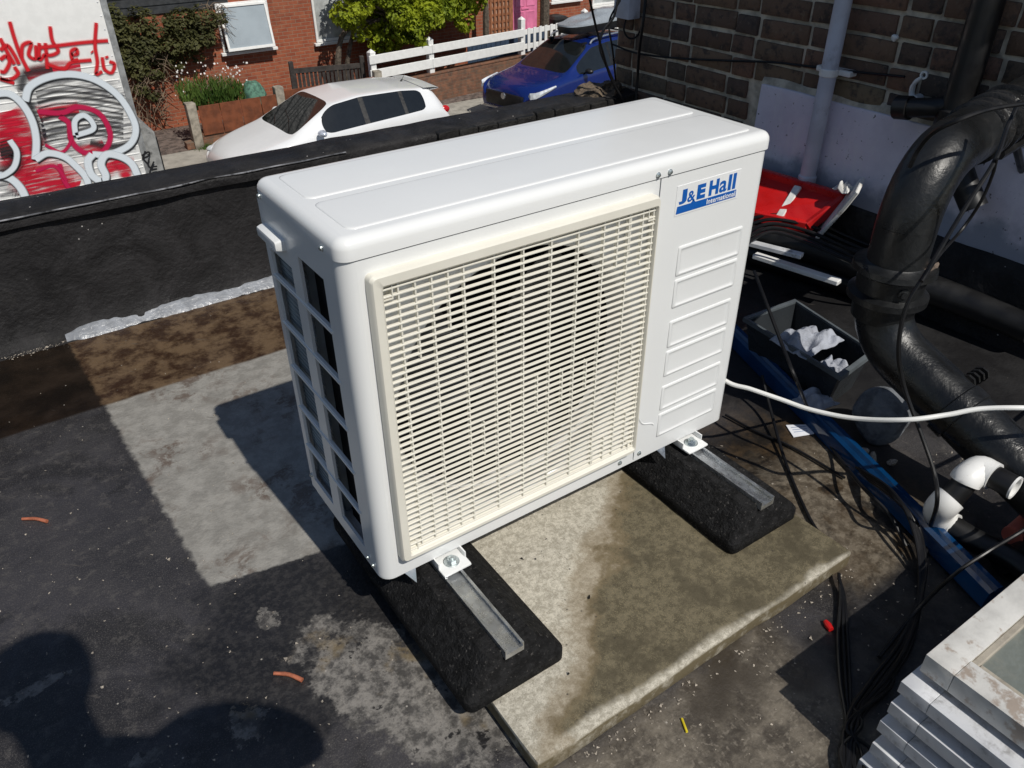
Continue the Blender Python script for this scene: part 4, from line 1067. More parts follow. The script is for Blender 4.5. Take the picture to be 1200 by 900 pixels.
bm = B(); lathe(bm, [(.02, 0), (.016, .03), (.005, .05), (.003, .16), (0, .165)], 8, Matrix.Translation((3.55, 0, 1.355)) @ Matrix.Rotation(R(35), 4, 'Y')); obj('aerial', bm, M['black_plastic'], car)
bm = B(); tube(bm, [(1.12, -.5, .975), (1.3, -.1, 1.075), (1.42, .28, 1.13)], .009, 6); tube(bm, [(1.12, .1, .985), (1.26, .4, 1.045), (1.34, .6, 1.06)], .009, 6); obj('wiper', bm, M['black_plastic'], car)

suv = empty('parked_car', (9.5, 13.66, GZ), R(9.5), 'deep blue sport utility car with silver roof rails parked beyond the white car', 'car', 'cars parked along the far kerb')
build_car(suv, 4.4, [0, .03, .10, .25, .6, 1.0, 1.12, 1.4, 1.75, 2.0, 2.1, 2.3, 2.5, 2.58, 2.9, 3.3, 3.36, 3.6, 3.8, 3.95, 4.05, 4.2, 4.32, 4.4],
    [(0, .62), (.03, .80), (.10, .90), (.25, .97), (.6, 1.02), (1.1, 1.07), (2.0, 1.56), (2.6, 1.62), (3.5, 1.60), (3.95, 1.52), (4.05, 1.47), (4.2, 1.15), (4.32, .95), (4.4, .6)],
    [(0, .55), (.03, .72), (.10, .84), (.25, .90), (1.0, 1.0), (2, 1.04), (3.6, 1.10), (4.05, 1.08), (4.3, .85), (4.4, .55)],
    [(0, .66), (.03, .74), (.10, .82), (.25, .88), (.6, .91), (1, .915), (3.4, .915), (4.05, .88), (4.3, .8), (4.4, .7)],
    [(0, .58), (.25, .93), (1.0, 1.03), (1.12, 1.06), (2.0, 1.49), (2.6, 1.54), (3.5, 1.52), (3.95, 1.45), (4.05, 1.40), (4.2, 1.1), (4.4, .58)],
    [(0, .55), (.10, .70), (.6, .78), (1.12, .79), (2.0, .655), (2.6, .64), (3.5, .63), (4.05, .63), (4.2, .68), (4.4, .6)],
    [(0, .34), (.3, .24), (4.0, .24), (4.4, .36)], M, [(1.55, 2.5), (2.58, 3.3), (3.36, 3.8)], (1.12, 2.0), (4.05, 4.22), [(2.5, 2.58), (3.3, 3.36)], M['car_blue'])
for x in (.88, 3.55):
    for s in (-1, 1): wheel(suv, x, s * .82, .35, -s)
for s in (-1, 1):
    mirror(suv, 1.62, s * .88, 1.10, s, M['black_plastic'])
    bm = B(); tube(bm, [(2.05, s * .60, 1.55), (2.2, s * .60, 1.63), (2.9, s * .59, 1.66), (3.6, s * .58, 1.63), (3.8, s * .58, 1.57)], .022, 8, 4); obj('roof_rail', bm, M['steel'], suv)
    bm = B(); rows = []
    for i in range(9):
        t = i / 8; x = .03 + .62 * t; h = interp([(0, .69), (.05, .80), (.12, .865), (.3, .895), (.7, .925)], x); zc = .80 + .13 * t; hh = .062 * (1 - .75 * t) + .004
        rows.append([Vector((x, s * h, zc - hh)), Vector((x, s * (h + .012), zc)), Vector((x, s * (h - .012), zc + hh)), Vector((x, s * (h - .06), zc))])
    ring_loft(bm, rows); obj('headlight', bm, M['lamp_glass'], suv)
    bm = B(); box(bm, 1.9, 2.05, s * .5 - .02, s * .5 + .02, 1.52, 1.57); obj('roof_bar_foot', bm, M['black_plastic'], suv)
bm = B(); box(bm, -.03, .04, -.56, .56, .48, .76, .02, 2); g = obj('front_grille', bm, M['black_plastic'], suv)
bm = B(); lathe(bm, [(.0, .03), (.06, .03), (.07, .02), (.07, .0)], 20, Matrix.Translation((-.02, 0, .70)) @ Matrix.Rotation(R(-90), 4, 'Y')); obj('emblem', bm, M['rim'], g)
bm = B(); box(bm, -.06, .05, -.62, .62, .40, .45, .015, 2); obj('bumper_trim', bm, M['rim'], suv)
for x in (2.35, 3.2):
    bm = B(); box(bm, x - .03, x + .03, -.66, .66, 1.665, 1.69, .006, 1); obj('roof_bar', bm, M['black_plastic'], suv)
rb = empty('roof_box', suv.matrix_basis @ Vector((2.8, .0, 1.69)), R(9.5), 'long grey plastic roof box carried on the blue car', 'roof box')
for nm, prof, mt in (('box_base', [(.0, .82, .02), (.02, .95, .06), (.10, 1.0, .0), (.17, 1.0, .0)], M['black_plastic']), ('box_lid', [(.168, 1.01, .0), (.20, 1.0, -.01), (.30, .93, .02), (.37, .80, .1), (.40, .55, .25), (.41, .1, .6)], M['roof_box'])):
    bm = B(); rings = []
    for z, s, cut in prof:
        rings.append([Vector((math.copysign(abs(math.cos(a)) ** .45, math.cos(a)) * s * 1.0 * (1 - .0 * cut), math.copysign(abs(math.sin(a)) ** .5, math.sin(a)) * .42 * s * (.86 + .14 * math.cos(a)), z * (.8 + .2 * math.cos(a)) if z > .2 else z)) for a in [2 * math.pi * k / 40 for k in range(40)]])
    ring_loft(bm, rings); obj(nm, bm, mt, rb)

# --- box van with its graffiti, in front of the white car
YV = 11.8
vx1 = ony(150, 100, YV).x
van = empty('box_van', (vx1 - 2.2, YV + 1.0, GZ), 0, 'white box van body covered with red scrawl and silver bubble graffiti', 'van')
VB = ony(150, 100, YV); zt_ = .45; zbv = GZ + .95
def vp(name, bm, mat, parent=None, **k):
    for v in bm.verts: v.co -= van.location
    return obj(name, bm, mat, parent or van, **k)
bm = B(); box(bm, vx1 - 4.0, vx1, YV, YV + 2.05, zbv, zt_, .02, 2); body = vp('cargo_box', bm, M['van_white'])
n_r = 0; z = zbv + .12
while z < ony(60, 75, YV).z:                  # shallow ribs pressed in the lower side
    bm = B(); ring_loft(bm, [[Vector((x, YV + .001, z - .012)), Vector((x, YV - .007, z - .005)), Vector((x, YV - .007, z + .005)), Vector((x, YV + .001, z + .012))] for x in (vx1 - 3.95, vx1 - .09)]); vp('rib', bm, M['van_white'], body); z += .105
bm = B(); box(bm, vx1 - .075, vx1 + .012, YV - .012, YV + .06, zbv, zt_ + .01, .008, 2); vp('corner_trim', bm, gm('van_trim', (.42, .43, .43), .4, .5), body)
for i in range(22):
    z = zbv + .1 + i * .17
    if z < zt_: 
        bm = B(); lathe(bm, [(.011, -.002), (.011, .002), (.0, .008)], 8, align(Vector((vx1 - .105, YV, z)), Vector((vx1 - .105, YV - 1, z)))); vp('rivet', bm, M['alu'], body)
q = ony(165, 150, YV)
bm = B(); ring_loft(bm, [[Vector((x, y, z)) for x, y in rrect(vx1 - .02, vx1 + .20 - s, YV + .02, YV + 1.9, .03, 3)] for z, s in ((zbv - .35, 0), (q.z - .10, 0), (q.z + .02, .12))])
rs = vp('rear_step', bm, gm('step_grey', (.26, .26, .25), .6, dirt=(.05, .05, .05), dscale=5))
bm = B(); box(bm, vx1 + .201, vx1 + .215, YV + .04, YV + .16, zbv - .2, q.z - .18, .004, 1); vp('dark_slot', bm, M['black_plastic'], rs)  # black strip for a dark slot in the step, not a lamp
bm = B(); box(bm, vx1 - 3.9, vx1 - .1, YV + .35, YV + 1.7, GZ + .62, zbv); vp('chassis', bm, M['black_plastic'], smooth=False)
def vwheel(x, y, side):
    MM = Matrix.Translation(Vector((x, y, GZ + .36)) - van.location) @ Matrix.Rotation(R(90 * side), 4, 'X')
    bm = B(); lathe(bm, [(.2, -.11), (.34, -.12), (.36, -.09), (.36, .09), (.34, .12), (.2, .11)], 28, MM); w = obj('wheel', bm, M['tyre'], van)
    bm = B(); lathe(bm, [(.21, .115), (.15, .06), (.06, .07), (0, .11)], 20, MM, False, False); obj('rim', bm, M['rim'], w)
for x in (vx1 - .9, vx1 - 4.9):
    vwheel(x, YV + .18, 1); vwheel(x, YV + 1.85, -1)
prof = [(0, .45), (0, 2.15), (-.3, 2.2), (-1.0, 2.1), (-1.55, 1.35), (-2.0, 1.15), (-2.15, .9), (-2.15, .45)]
bm = B(); ring_loft(bm, [[Vector((vx1 - 4.02 + a, y, GZ + b)) for a, b in prof] for y in (YV + .08, YV + 1.95)]); vp('cab', bm, M['van_white'], angle=25)
for y in (YV + .074, YV + 1.956):
    bm = B(); poly_prism(bm, [Vector((vx1 - 4.02 + a, y, GZ + b)) for a, b in ((-.35, 1.3), (-.35, 2.0), (-.95, 2.0), (-1.4, 1.35))], (0, .002, 0)); vp('cab_window', bm, M['car_glass'], smooth=False)
# spray paint: flat soft-edged strokes lying on the panel
def spray(name, col, soft=.5, dens=1., streak=0.):
    n = NT(name); uv = n.n.new('ShaderNodeUVMap').outputs[0]; u = n.xyz(uv)
    d = n.math('ABSOLUTE', n.math('MULTIPLY_ADD', u[1], 2, -1))
    al = n.step(d, 1., 1 - soft); al = n.math('MULTIPLY', al, dens)
    if streak:
        o = n.xyz(); sv = n.comb(n.math('MULTIPLY', o[0], 1.2), 0, n.math('MULTIPLY', o[2], 16)); al = n.math('MULTIPLY', al, n.step(n.noise(1.6, 5, .6, sv), .5 - .28 * (1 - streak), .62))
    n.set(col, .45, 0); n.put(n.b.inputs['Alpha'], al); return n.m
SP = dict(red=spray('spray_red', (.62, .012, .02), .8), redsoft=spray('spray_red_soft', (.58, .010, .035), .8, 1., .2), crim=spray('spray_crimson', (.50, .01, .07), .6), silver=spray('spray_silver', (.70, .76, .81), .45), black=spray('spray_black', (.012, .012, .014), .35), soot=spray('spray_soot', (.03, .03, .033), 1., .75), grey=spray('spray_grey_streak', (.16, .16, .17), .6, .75, .8))
layer = [0]
def stroke(pts, w, mat, name='spray_stroke', smooth=6):
    layer[0] += 1; y = YV - .0085 - .00015 * layer[0]
    P = cr([ony(px, py, YV) for px, py in pts], smooth) if len(pts) > 2 else [ony(*p, YV) for p in pts]
    bm = B(); uvl = bm.loops.layers.uv.new('UVMap'); prev = None
    for i, p in enumerate(P):
        t = (P[min(i + 1, len(P) - 1)] - P[max(i - 1, 0)]); t.y = 0; t = t.normalized() if t.length else Vector((1, 0, 0)); s = Vector((-t.z, 0, t.x)) * w / 2
        a, b = p + s, p - s; a.y = b.y = y
        cur = (bm.verts.new(a - van.location), bm.verts.new(b - van.location))
        if prev:
            f = bm.faces.new((prev[0], prev[1], cur[1], cur[0]))
            for lp, vv in zip(f.loops, (0, 1, 1, 0)): lp[uvl].uv = (i, vv)
        prev = cur
    me = bpy.data.meshes.new(name); bm.to_mesh(me); bm.free(); return link(name, me, SP[mat], body, smooth=False)
Z5 = lambda *ps: [(x / 3.6, y / 3.6) for x, y in ps]
# streaked grey fills and red haze
stroke(Z5((120, 470), (300, 420), (520, 470)), .95, 'grey'); stroke(Z5((160, 600), (350, 580), (560, 560)), .75, 'grey'); stroke(Z5((0, 830), (60, 830), (110, 860)), .6, 'grey')
stroke(Z5((0, 500), (60, 560), (110, 640)), .75, 'redsoft'); stroke(Z5((90, 700), (200, 760), (330, 800)), .85, 'redsoft'); stroke(Z5((10, 560), (60, 700), (130, 740)), .5, 'redsoft'); stroke(Z5((440, 720), (500, 690), (560, 700)), .3, 'redsoft')
stroke(Z5((160, 480), (250, 460), (330, 455)), .26, 'redsoft'); stroke(Z5((100, 780), (200, 800), (320, 790)), .5, 'redsoft'); stroke(Z5((20, 470), (80, 600), (120, 690)), .55, 'redsoft'); stroke(Z5((470, 640), (520, 720), (540, 760)), .22, 'redsoft'); stroke(Z5((340, 640), (400, 625), (440, 610)), .22, 'redsoft'); stroke(Z5((110, 320), (220, 285), (340, 285)), .22, 'redsoft')
stroke(Z5((0, 640), (60, 640), (60, 700), (0, 730)), .28, 'soot'); stroke(Z5((90, 380), (110, 310), (220, 290)), .22, 'soot'); stroke(Z5((120, 430), (160, 560), (150, 640)), .2, 'soot'); stroke(Z5((380, 600), (470, 620), (560, 600)), .16, 'soot')
for k in range(10): stroke(Z5((150 + 4 * k, 385 + 24 * k), (250, 360 + 25 * k), (380, 372 + 22 * k), (520, 400 + 20 * k)), .035 + .02 * (k % 3), 'soot')
for k in range(6): stroke(Z5((0, 600 + 14 * k), (40, 590 + 14 * k), (62, 600 + 14 * k)), .03, 'soot')
stroke(Z5((160, 470), (260, 475), (330, 450), (420, 480), (465, 570), (430, 640), (350, 640), (300, 590), (290, 520), (250, 490)), .10, 'crim')
stroke(Z5((190, 610), (260, 640), (300, 590), (290, 540)), .06, 'crim'); stroke(Z5((250, 690), (270, 760), (310, 820)), .09, 'crim'); stroke(Z5((150, 720), (230, 700), (280, 760)), .07, 'crim')
# black edge shadows, then silver outlines
def outline(pts, w=.115):
    stroke([(x + 1.3, y + 1.6) for x, y in Z5(*pts)], w * 1.0, 'black'); stroke(Z5(*pts), w, 'silver')
outline(((105, 425), (125, 365), (200, 325), (300, 312), (400, 335), (490, 395), (545, 470), (572, 545), (545, 610), (460, 650), (390, 650)))
outline(((-30, 395), (40, 395), (95, 440), (135, 510), (152, 590), (148, 672)))
outline(((148, 672), (200, 645), (270, 660), (320, 700), (360, 745), (375, 790)))
outline(((390, 650), (370, 680), (385, 735), (430, 765), (445, 740), (425, 690), (450, 650), (510, 660), (555, 690), (580, 740)), .13)
outline(((-20, 735), (40, 750), (85, 790), (115, 850)), .13); outline(((40, 590), (70, 640), (60, 700), (20, 735), (-20, 745)), .09)
outline(((318, 570), (315, 510), (350, 485), (385, 510), (390, 545), (318, 570)), .09)
# red scrawl across the top
RW = .075
for pts in (((40, 90), (60, 160), (85, 230), (120, 300)), ((0, 160), (20, 200), (60, 270)), ((0, 250), (25, 235), (40, 260), (20, 300), (0, 300)), ((60, 280), (75, 310), (40, 335), (0, 330), (60, 350)), ((90, 240), (95, 190), (130, 180), (120, 230), (150, 245), (150, 190)),
            ((165, 180), (165, 250), (190, 230), (200, 290)), ((210, 110), (220, 170), (245, 215), (200, 230), (190, 180)), ((165, 200), (250, 190), (350, 178), (455, 170)), ((200, 270), (270, 290), (300, 262), (385, 252)), ((300, 230), (325, 225), (320, 205), (300, 215), (305, 250), (330, 250)), ((405, 95), (400, 190), (410, 260), (405, 310), (430, 300)), ((385, 215), (390, 220)), ((430, 240), (440, 290), (470, 305), (482, 270), (460, 258)), ((447, 235), (452, 245)), ((0, 210), (30, 190), (60, 230), (80, 270))):
    stroke(Z5(*pts), RW, 'red')
# black tag on the corner: RUE
for pts in (((600, 672), (612, 636)), ((597, 655), (625, 640), (628, 655), (605, 668), (622, 690)), ((628, 668), (624, 695), (636, 705), (648, 680)), ((662, 700), (640, 705), (632, 730), (655, 728)), ((642, 716), (660, 712))):
    stroke(Z5(*pts), .03, 'black')

# ================================================================ ROOF CLUTTER ON THE RIGHT
def thing_mesh(name, bm, mat, label, cat, group=None, **k):
    """single-mesh thing whose origin sits under its middle"""
    xs = [v.co.x for v in bm.verts]; ys = [v.co.y for v in bm.verts]; zs = [v.co.z for v in bm.verts]
    o0 = Vector(((min(xs) + max(xs)) / 2, (min(ys) + max(ys)) / 2, min(zs)))
    for v in bm.verts: v.co -= o0
    o = obj(name, bm, mat, **k); o.location = o0; return tag(o, label, cat, group)
# --- black soil pipe: out of the wall, elbow, collar, sloping run
SX, SY, PR = 1.35, -.11, .068
sp = empty('soil_pipe', (SX, SY, 0), 0, 'thick black painted soil pipe bending down from the brick wall', 'pipe')
def spp(name, bm, mat, parent=None, **k):
    for v in bm.verts: v.co -= Vector((SX, SY, 0))
    return obj(name, bm, mat, parent or sp, **k)
ZH = .765
w0 = Vector((XW - .01, .03, ZH + .02)); dirH = (Vector((SX, SY, ZH)) - w0).normalized()
arc = []
c0 = Vector((SX, SY, ZH)); pA = c0 - dirH * .17; pB = c0 - Vector((0, 0, .17))
for k in range(11):
    t = k / 10; arc.append((1 - t) ** 2 * pA + 2 * t * (1 - t) * c0 + t * t * pB)
bm = B(); tube(bm, [w0, w0.lerp(pA, .33), w0.lerp(pA, .66)] + arc, PR, 32); spp('upper_bend', bm, M['soil'])
for t, g in ((.55, .010), (.64, .007), (.70, .010), (.76, .006), (.83, .009)):
    p = w0.lerp(pA, t); bm = B(); tube(bm, [p - dirH * .012, p - dirH * .006, p + dirH * .006, p + dirH * .012], [PR, PR + g, PR + g, PR], 32); spp('tape_wrap', bm, M['tar_gloss'])
bm = B(); lathe(bm, [(PR, .62), (PR, .53), (PR + .006, .525), (PR + .027, .522), (PR + .029, .508), (PR + .012, .498), (PR + .010, .455), (PR + .026, .448), (PR + .026, .432), (PR + .008, .424), (PR + .004, .38)], 40, Matrix.Translation((SX, SY, 0)), False, False)
col = spp('collar', bm, M['soil'])
bm = B(); lathe(bm, [(.013, 0), (.013, .006), (.008, .007), (.008, .012), (0, .012)], 12, align(Vector((SX - .046, SY - .062, .478)), Vector((SX - .11, SY - .15, .478)))); spp('collar_bolt', bm, M['soil'], col)
e0 = Vector((SX, SY, .39)); dn = Vector((.0, -1, -.40)).normalized(); arc = []
for k in range(9):
    t = k / 8; arc.append((1 - t) ** 2 * Vector((SX, SY, .43)) + 2 * t * (1 - t) * Vector((SX, SY, .33)) + t * t * (Vector((SX, SY, .33)) + dn * .11))
end = arc[-1] + dn * .42; flat = end + Vector((0, -.45, -.10))
bm = B(); tube(bm, arc + [arc[-1] + dn * .1, arc[-1] + dn * .2, end, end + Vector((0, -.08, -.03)), flat], PR, 32); spp('lower_run', bm, M['soil'])
p = arc[-1] + dn * .16; bm = B(); tube(bm, [p - dn * .02, p - dn * .017, p + dn * .017, p + dn * .02], [PR, PR + .006, PR + .006, PR], 32); cl = spp('pipe_clamp', bm, M['soil'])
q = p + Vector((.048, .02, .058)); bm = B(); tube(bm, [q - Vector((.03, 0, .0)), q + Vector((.06, .01, 0))], .012, 8)
for k in range(4): tube(bm, [q + Vector((-.01 + .02 * k, 0, 0)), q + Vector((-.002 + .02 * k, .001, 0))], .019, 8)
spp('clamp_bolt', bm, M['black_plastic'], cl)
bm = B(); tube(bm, [arc[-1] + Vector((.046, 0, .050)), end + Vector((.046, 0, .050))], .006, 6); spp('seam', bm, M['soil'])
# support stand below the horizontal run
bm = B(); s0 = w0.lerp(pA, .40); 
tube(bm, [s0 + Vector((.02, 0, -.07)), s0 + Vector((.30, .05, -.26))], .011, 8); tube(bm, [s0 + Vector((-.09, -.03, -.10)), s0 + Vector((.22, .02, -.10))], .017, 8)
spp('pipe_bracket', bm, M['black_plastic'])
# chips of old mortar on the collar
bm = B(); bmesh.ops.create_icosphere(bm, subdivisions=2, radius=1)
q = far(1074, 268, 1.86)
for v in bm.verts: v.co = Vector((SX + .030 + v.co.x * .026, SY - .070 + v.co.y * .010, .529 + v.co.z * .009))
jitter(bm, .008, 60); spp('mortar_chip', bm, gm('chip', (.12, .09, .07), .9, var=.4, scale=60), col)

# --- grey downpipe on the render with its clip
yd = .725; dp = empty('downpipe', (XW - .06, yd, .29), 0, 'slim grey plastic downpipe clipped to the brick wall', 'downpipe')
bm = B(); lathe(bm, [(.031, 0), (.033, .004), (.033, .05), (.0285, .056), (.0285, 1.7)], 24); obj('pipe', bm, M['grey_pipe'], dp)
bm = B(); lathe(bm, [(.030, .405), (.032, .407), (.032, .428), (.030, .43)], 24); box(bm, .02, .06, -.07, .07, .408, .427, .003, 1); obj('pipe_clip', bm, M['pvc'], dp)
# --- black downpipe with branch
yb = onx(1140, 60, XW - .06).y; bd_ = empty('downpipe', (XW - .055, yb, .62), 0, 'black downpipe with a boss fitting above the render band', 'downpipe')
bm = B(); lathe(bm, [(.05, 0), (.053, .004), (.053, .06), (.045, .065), (.045, 1.35)], 24); obj('pipe', bm, M['black_plastic'], bd_)
bm = B(); tube(bm, [(0, 0, .08), (-.02, .05, .06), (-.03, .12, .045), (-.03, .15, .04)], .03, 14); tube(bm, [(-.03, .13, .042), (-.03, .175, .035)], .037, 14); obj('branch', bm, M['black_plastic'], bd_)
bm = B(); tube(bm, [(0, 0, .02), (-.03, -.08, -.10), (-.03, -.16, -.20)], .04, 14, 3); obj('shoe', bm, M['black_plastic'], bd_)
# --- white pipe hook on the wall
q = onx(1072, 112, XW - .02); hk = B()
tube(hk, [onx(1068, 118, XW - .03), onx(1069, 104, XW - .03), onx(1073, 96, XW - .04), onx(1081, 90, XW - .04)], [.010, .009, .007, .006], 8, 4)
q = onx(1083, 88, XW - .04); lathe(hk, [(.007, -.003), (.013, -.003), (.013, .003), (.007, .003)], 14, align(q, q + Vector((-1, 0, 0))), False, False)
q = onx(1071, 117, XW - .03); lathe(hk, [(.010, -.004), (.016, -.004), (.016, .03), (.010, .03)], 12, align(q, q + Vector((1, 0, 0))))
thing_mesh('pipe_hook', hk, M['pvc'], 'small white plastic pipe hook fixed to the bricks', 'hook')
q = onx(1050, 44, XW); bm = B(); bmesh.ops.create_icosphere(bm, subdivisions=2, radius=.012)
for v in bm.verts: v.co = Vector((XW - .006 + v.co.x * .6, q.y + v.co.y, q.z + v.co.z))
jitter(bm, .004, 90); thing_mesh('filler_blob', bm, M['pvc'], 'tiny dab of white filler stuck on a dark brick', 'filler')
# --- junction box and cables at the wall's corner
q = onx(733, 8, XW - .05); bm = B(); box(bm, XW - .075, XW - .006, q.y - .05, q.y + .05, q.z - .045, q.z + .09, .006, 2); thing_mesh('junction_box', bm, M['grey_pipe'], 'grey plastic junction box high on the corner of the brick wall', 'junction box')
ci = [0]
def cable(label, pts, r=.006, mat='cable', sm=8, n=8):
    bm = B(); tube(bm, pts, r * (.72 if mat == 'cable' else 1), n, sm); return thing_mesh('cable', bm, M[mat], label, 'cable')
def W_(px, py, off=.03): return onx(px, py, XW - off)
cable('black cable running level along the brick courses', [W_(718, 52, .05), W_(745, 62, .03), W_(790, 68, .022), W_(850, 71, .022), W_(905, 73, .022), W_(950, 78, .03), W_(1000, 84, .022), W_(1060, 90, .03)], .006)
for i, pts in enumerate(([(724, 0, .10), (719, 20, .16), (707, 36, .22), (703, 55, .24), (712, 80, .2), (725, 108, .14)], [(757, -4, .04), (753, 30, .06), (749, 60, .05), (747, 90, .04), (745, 118, .05)],
                         [(689, -10, .45), (698, 30, .34), (706, 60, .28), (716, 92, .2), (731, 118, .14)], [(727, 0, .1), (714, 26, .15), (718, 60, .14), (722, 100, .1)], [(735, 18, .05), (731, 35, .07), (738, 45, .05), (748, 40, .04), (755, 15, .04)])):
    cable(['black cable looping down the corner of the brick wall', 'black cable hanging straight below the junction box', 'loose black cable slanting in front of the blue car', 'thin black cable hugging the wall corner', 'short black cable loop under the junction box'][i], [W_(*p) for p in pts], [.008, .009, .007, .006, .006][i])

# --- black insulated ducts and cables on the roof behind the soil pipe
bm = B(); tube(bm, [onz(870, 270, .14), onz(930, 284, .14), onz(985, 302, .14), onz(1040, 322, .13), onz(1110, 346, .11), onz(1210, 385, .10)], .05, 18, 6); thing_mesh('insulated_duct', bm, M['black_plastic'], 'fat black insulated pipe lying behind the soil pipe', 'pipe')
bm = B(); tube(bm, [onz(880, 295, .05), onz(935, 312, .05), onz(990, 330, .05), onz(1040, 345, .05)], .045, 18, 6); thing_mesh('insulated_duct', bm, M['cable'], 'black insulated pipe lying next to the white trunking', 'pipe')
for i in range(5):
    y_ = 250 + 7 * i
    cable(['black cable draped over the red board', 'black cable below the red board, second strand', 'black cable in the middle of the bundle by the red board', 'black cable low in the bundle by the red board', 'lowest black cable of the bundle by the red board'][i], [onz(872, y_ + 8, .2), onz(905, y_ + 2 - 2 * i, .23), onz(950, y_ + 8, .22), onz(985, y_ + 24, .2), onz(1030, y_ + 42, .17), onz(1080, y_ + 56, .13)], .009)
# white trunking strip
a, b = onz(884, 299, .11), onz(984, 331, .11); MM = align(a, b); bm = B(); box(bm, -.017, .017, -.009, .009, 0, (b - a).length, .003, 1, MM); thing_mesh('trunking', bm, M['pvc'], 'straight white plastic trunking lying across the black pipes', 'trunking')
a, b = onz(876, 284, .19), onz(940, 300, .19); MM = align(a, b); bm = B(); box(bm, -.015, .015, -.008, .008, 0, (b - a).length, .002, 1, MM); thing_mesh('trunking', bm, M['alu'], 'short dull metal strip beside the white trunking', 'strip')
a, b = onz(1060, 352, .04), onz(1140, 362, .04); MM = align(a, b); bm = B(); box(bm, -.02, .02, -.01, .01, 0, (b - a).length, .002, 1, MM); thing_mesh('trunking', bm, M['alu'], 'metal strip showing behind the sloping soil pipe', 'strip')
# red board (a shallow plastic tray) leaning, with a white board on it
rt = empty('red_tray', onx(930, 240, 2.05), 0, 'bright red plastic tray lying by the foot of the wall', 'tray')
cs = [onz(872, 250, .215), onz(946, 266, .215), onx(990, 233, 2.11), onx(880, 200, 2.11)]
bm = B(); poly_prism(bm, [p for p in cs], (0, 0, -.012)); 
for v in bm.verts: v.co -= rt.location
obj('tray_floor', bm, M['red'], rt, smooth=False)
for i in range(4):
    a, b = cs[i], cs[(i + 1) % 4]; bm = B(); MM = align(a, b); box(bm, -.012, .012, -.02, .02, 0, (b - a).length, .004, 1, MM)
    for v in bm.verts: v.co -= rt.location
    obj('tray_rim', bm, M['red'], rt)
a, b = cs[1].lerp(cs[0], .45), cs[2].lerp(cs[3], .45); bm = B(); MM = align(a, b); box(bm, -.014, .014, -.016, .016, 0, (b - a).length * .92, .003, 1, MM)
thing_mesh('batten', bm, M['white_board'], 'pale batten lying across the red tray', 'batten')
a, b = onz(962, 270, .20), onx(1006, 220, 2.07); MM = align(a, b); bm = B(); box(bm, -.055, .055, -.007, .007, -.01, (b - a).length * 1.06, .003, 1, MM @ Matrix.Rotation(R(20), 4, 'Z')); bmesh.ops.subdivide_edges(bm, edges=bm.edges[:], cuts=2); jitter(bm, .004, 20)
thing_mesh('board_offcut', bm, M['white_board'], 'broken white board offcut leaning by the red tray', 'board')
def cloth(name, c0, rx, ry, h, mat, label, cat, seed, sub=5, dx=0):
    bm = B(); bmesh.ops.create_grid(bm, x_segments=26, y_segments=20, size=1)
    for v in bm.verts:
        x, y = v.co.x, v.co.y; q = Vector((x * 1.9 + seed, y * 2.2, seed * .7))
        k = mnoise.noise(q * .8) + .35 * mnoise.noise(q * 1.7) + .10 * mnoise.noise(q * 3.6)
        e = 1 - max(abs(x), abs(y)) ** 3
        v.co = Vector((c0.x + rx * x * (.85 + .2 * mnoise.noise(q * .8)), c0.y + ry * y * (.85 + .2 * mnoise.noise(q * .9 + Vector((3, 0, 0)))), c0.z + h * (.35 + .75 * k) * (.3 + .7 * e)))
    m = thing_mesh(name, bm, M[mat], label, cat, angle=80); md = m.modifiers.new('thick', 'SOLIDIFY'); md.thickness = .004; m.modifiers.new('soft', 'SUBSURF').levels = 1
    return m
cloth('rag', onx(990, 224, 2.09), .035, .035, .05, 'white_board', 'crumpled pale wrapper beside the board offcut', 'wrapper', 4)
# grey crate with rags inside
T = [onz(873, 373, .15), onz(985, 441, .15), onz(1024, 412, .15), onz(932, 352, .15)]
cx = sum((p for p in T), Vector()) / 4
crt = empty('plastic_crate', Vector((cx.x, cx.y, .0)), 0, 'open dark plastic crate holding pale rags behind the blue pole', 'crate')
def inset(P, s, z): return [Vector((cx.x + (p.x - cx.x) * s, cx.y + (p.y - cx.y) * s, z)) for p in P]
bm = B(); ring_loft(bm, [inset(T, .82, .012), inset(T, .97, .145), inset(T, .95, .145), inset(T, .80, .02)])
for v in bm.verts: v.co -= crt.location
obj('crate_body', bm, M['crate'], crt, smooth=False)
bm = B(); ring_loft(bm, [inset(T, .95, .138), inset(T, 1.03, .138), inset(T, 1.03, .152), inset(T, .95, .152), inset(T, .95, .138)], False, False)
for v in bm.verts: v.co -= crt.location
obj('crate_rim', bm, gm('crate_rim_plastic', (.10, .115, .125), .35), crt, smooth=False)
cloth('rag', onz(945, 402, .135), .105, .075, .075, 'rag', 'crumpled grey-white rag heaped in the plastic crate', 'rag', 9)
cloth('rag', onz(975, 432, .12), .04, .045, .05, 'rag', 'corner of pale rag hanging over the crate rim', 'rag', 14)
cloth('rag', onz(955, 472, .05), .06, .05, .04, 'rag', 'flat dusty grey rag beside the blue pole', 'rag', 21)
# blue pole
a, b = onz(846, 372, .045), onz(1168, 694, .045); d = (b - a).normalized(); sv = Vector((-d.y, d.x, 0)); sec = [(-.045, -.042), (-.045, -.01), (-.036, .016), (-.020, .026), (-.012, .022), (.0, .034), (.022, .036), (.038, .024), (.045, -.005), (.045, -.042)]
bm = B(); ring_loft(bm, [[p + sv * u * .50 + Vector((0, 0, w_ * .7 - .012)) for u, w_ in sec] for p in [a.lerp(b, t / 20) for t in range(21)]]); thing_mesh('blue_pole', bm, M['blue_pole'], 'long glossy blue ribbed metal pole lying on the roof', 'pole', angle=30)
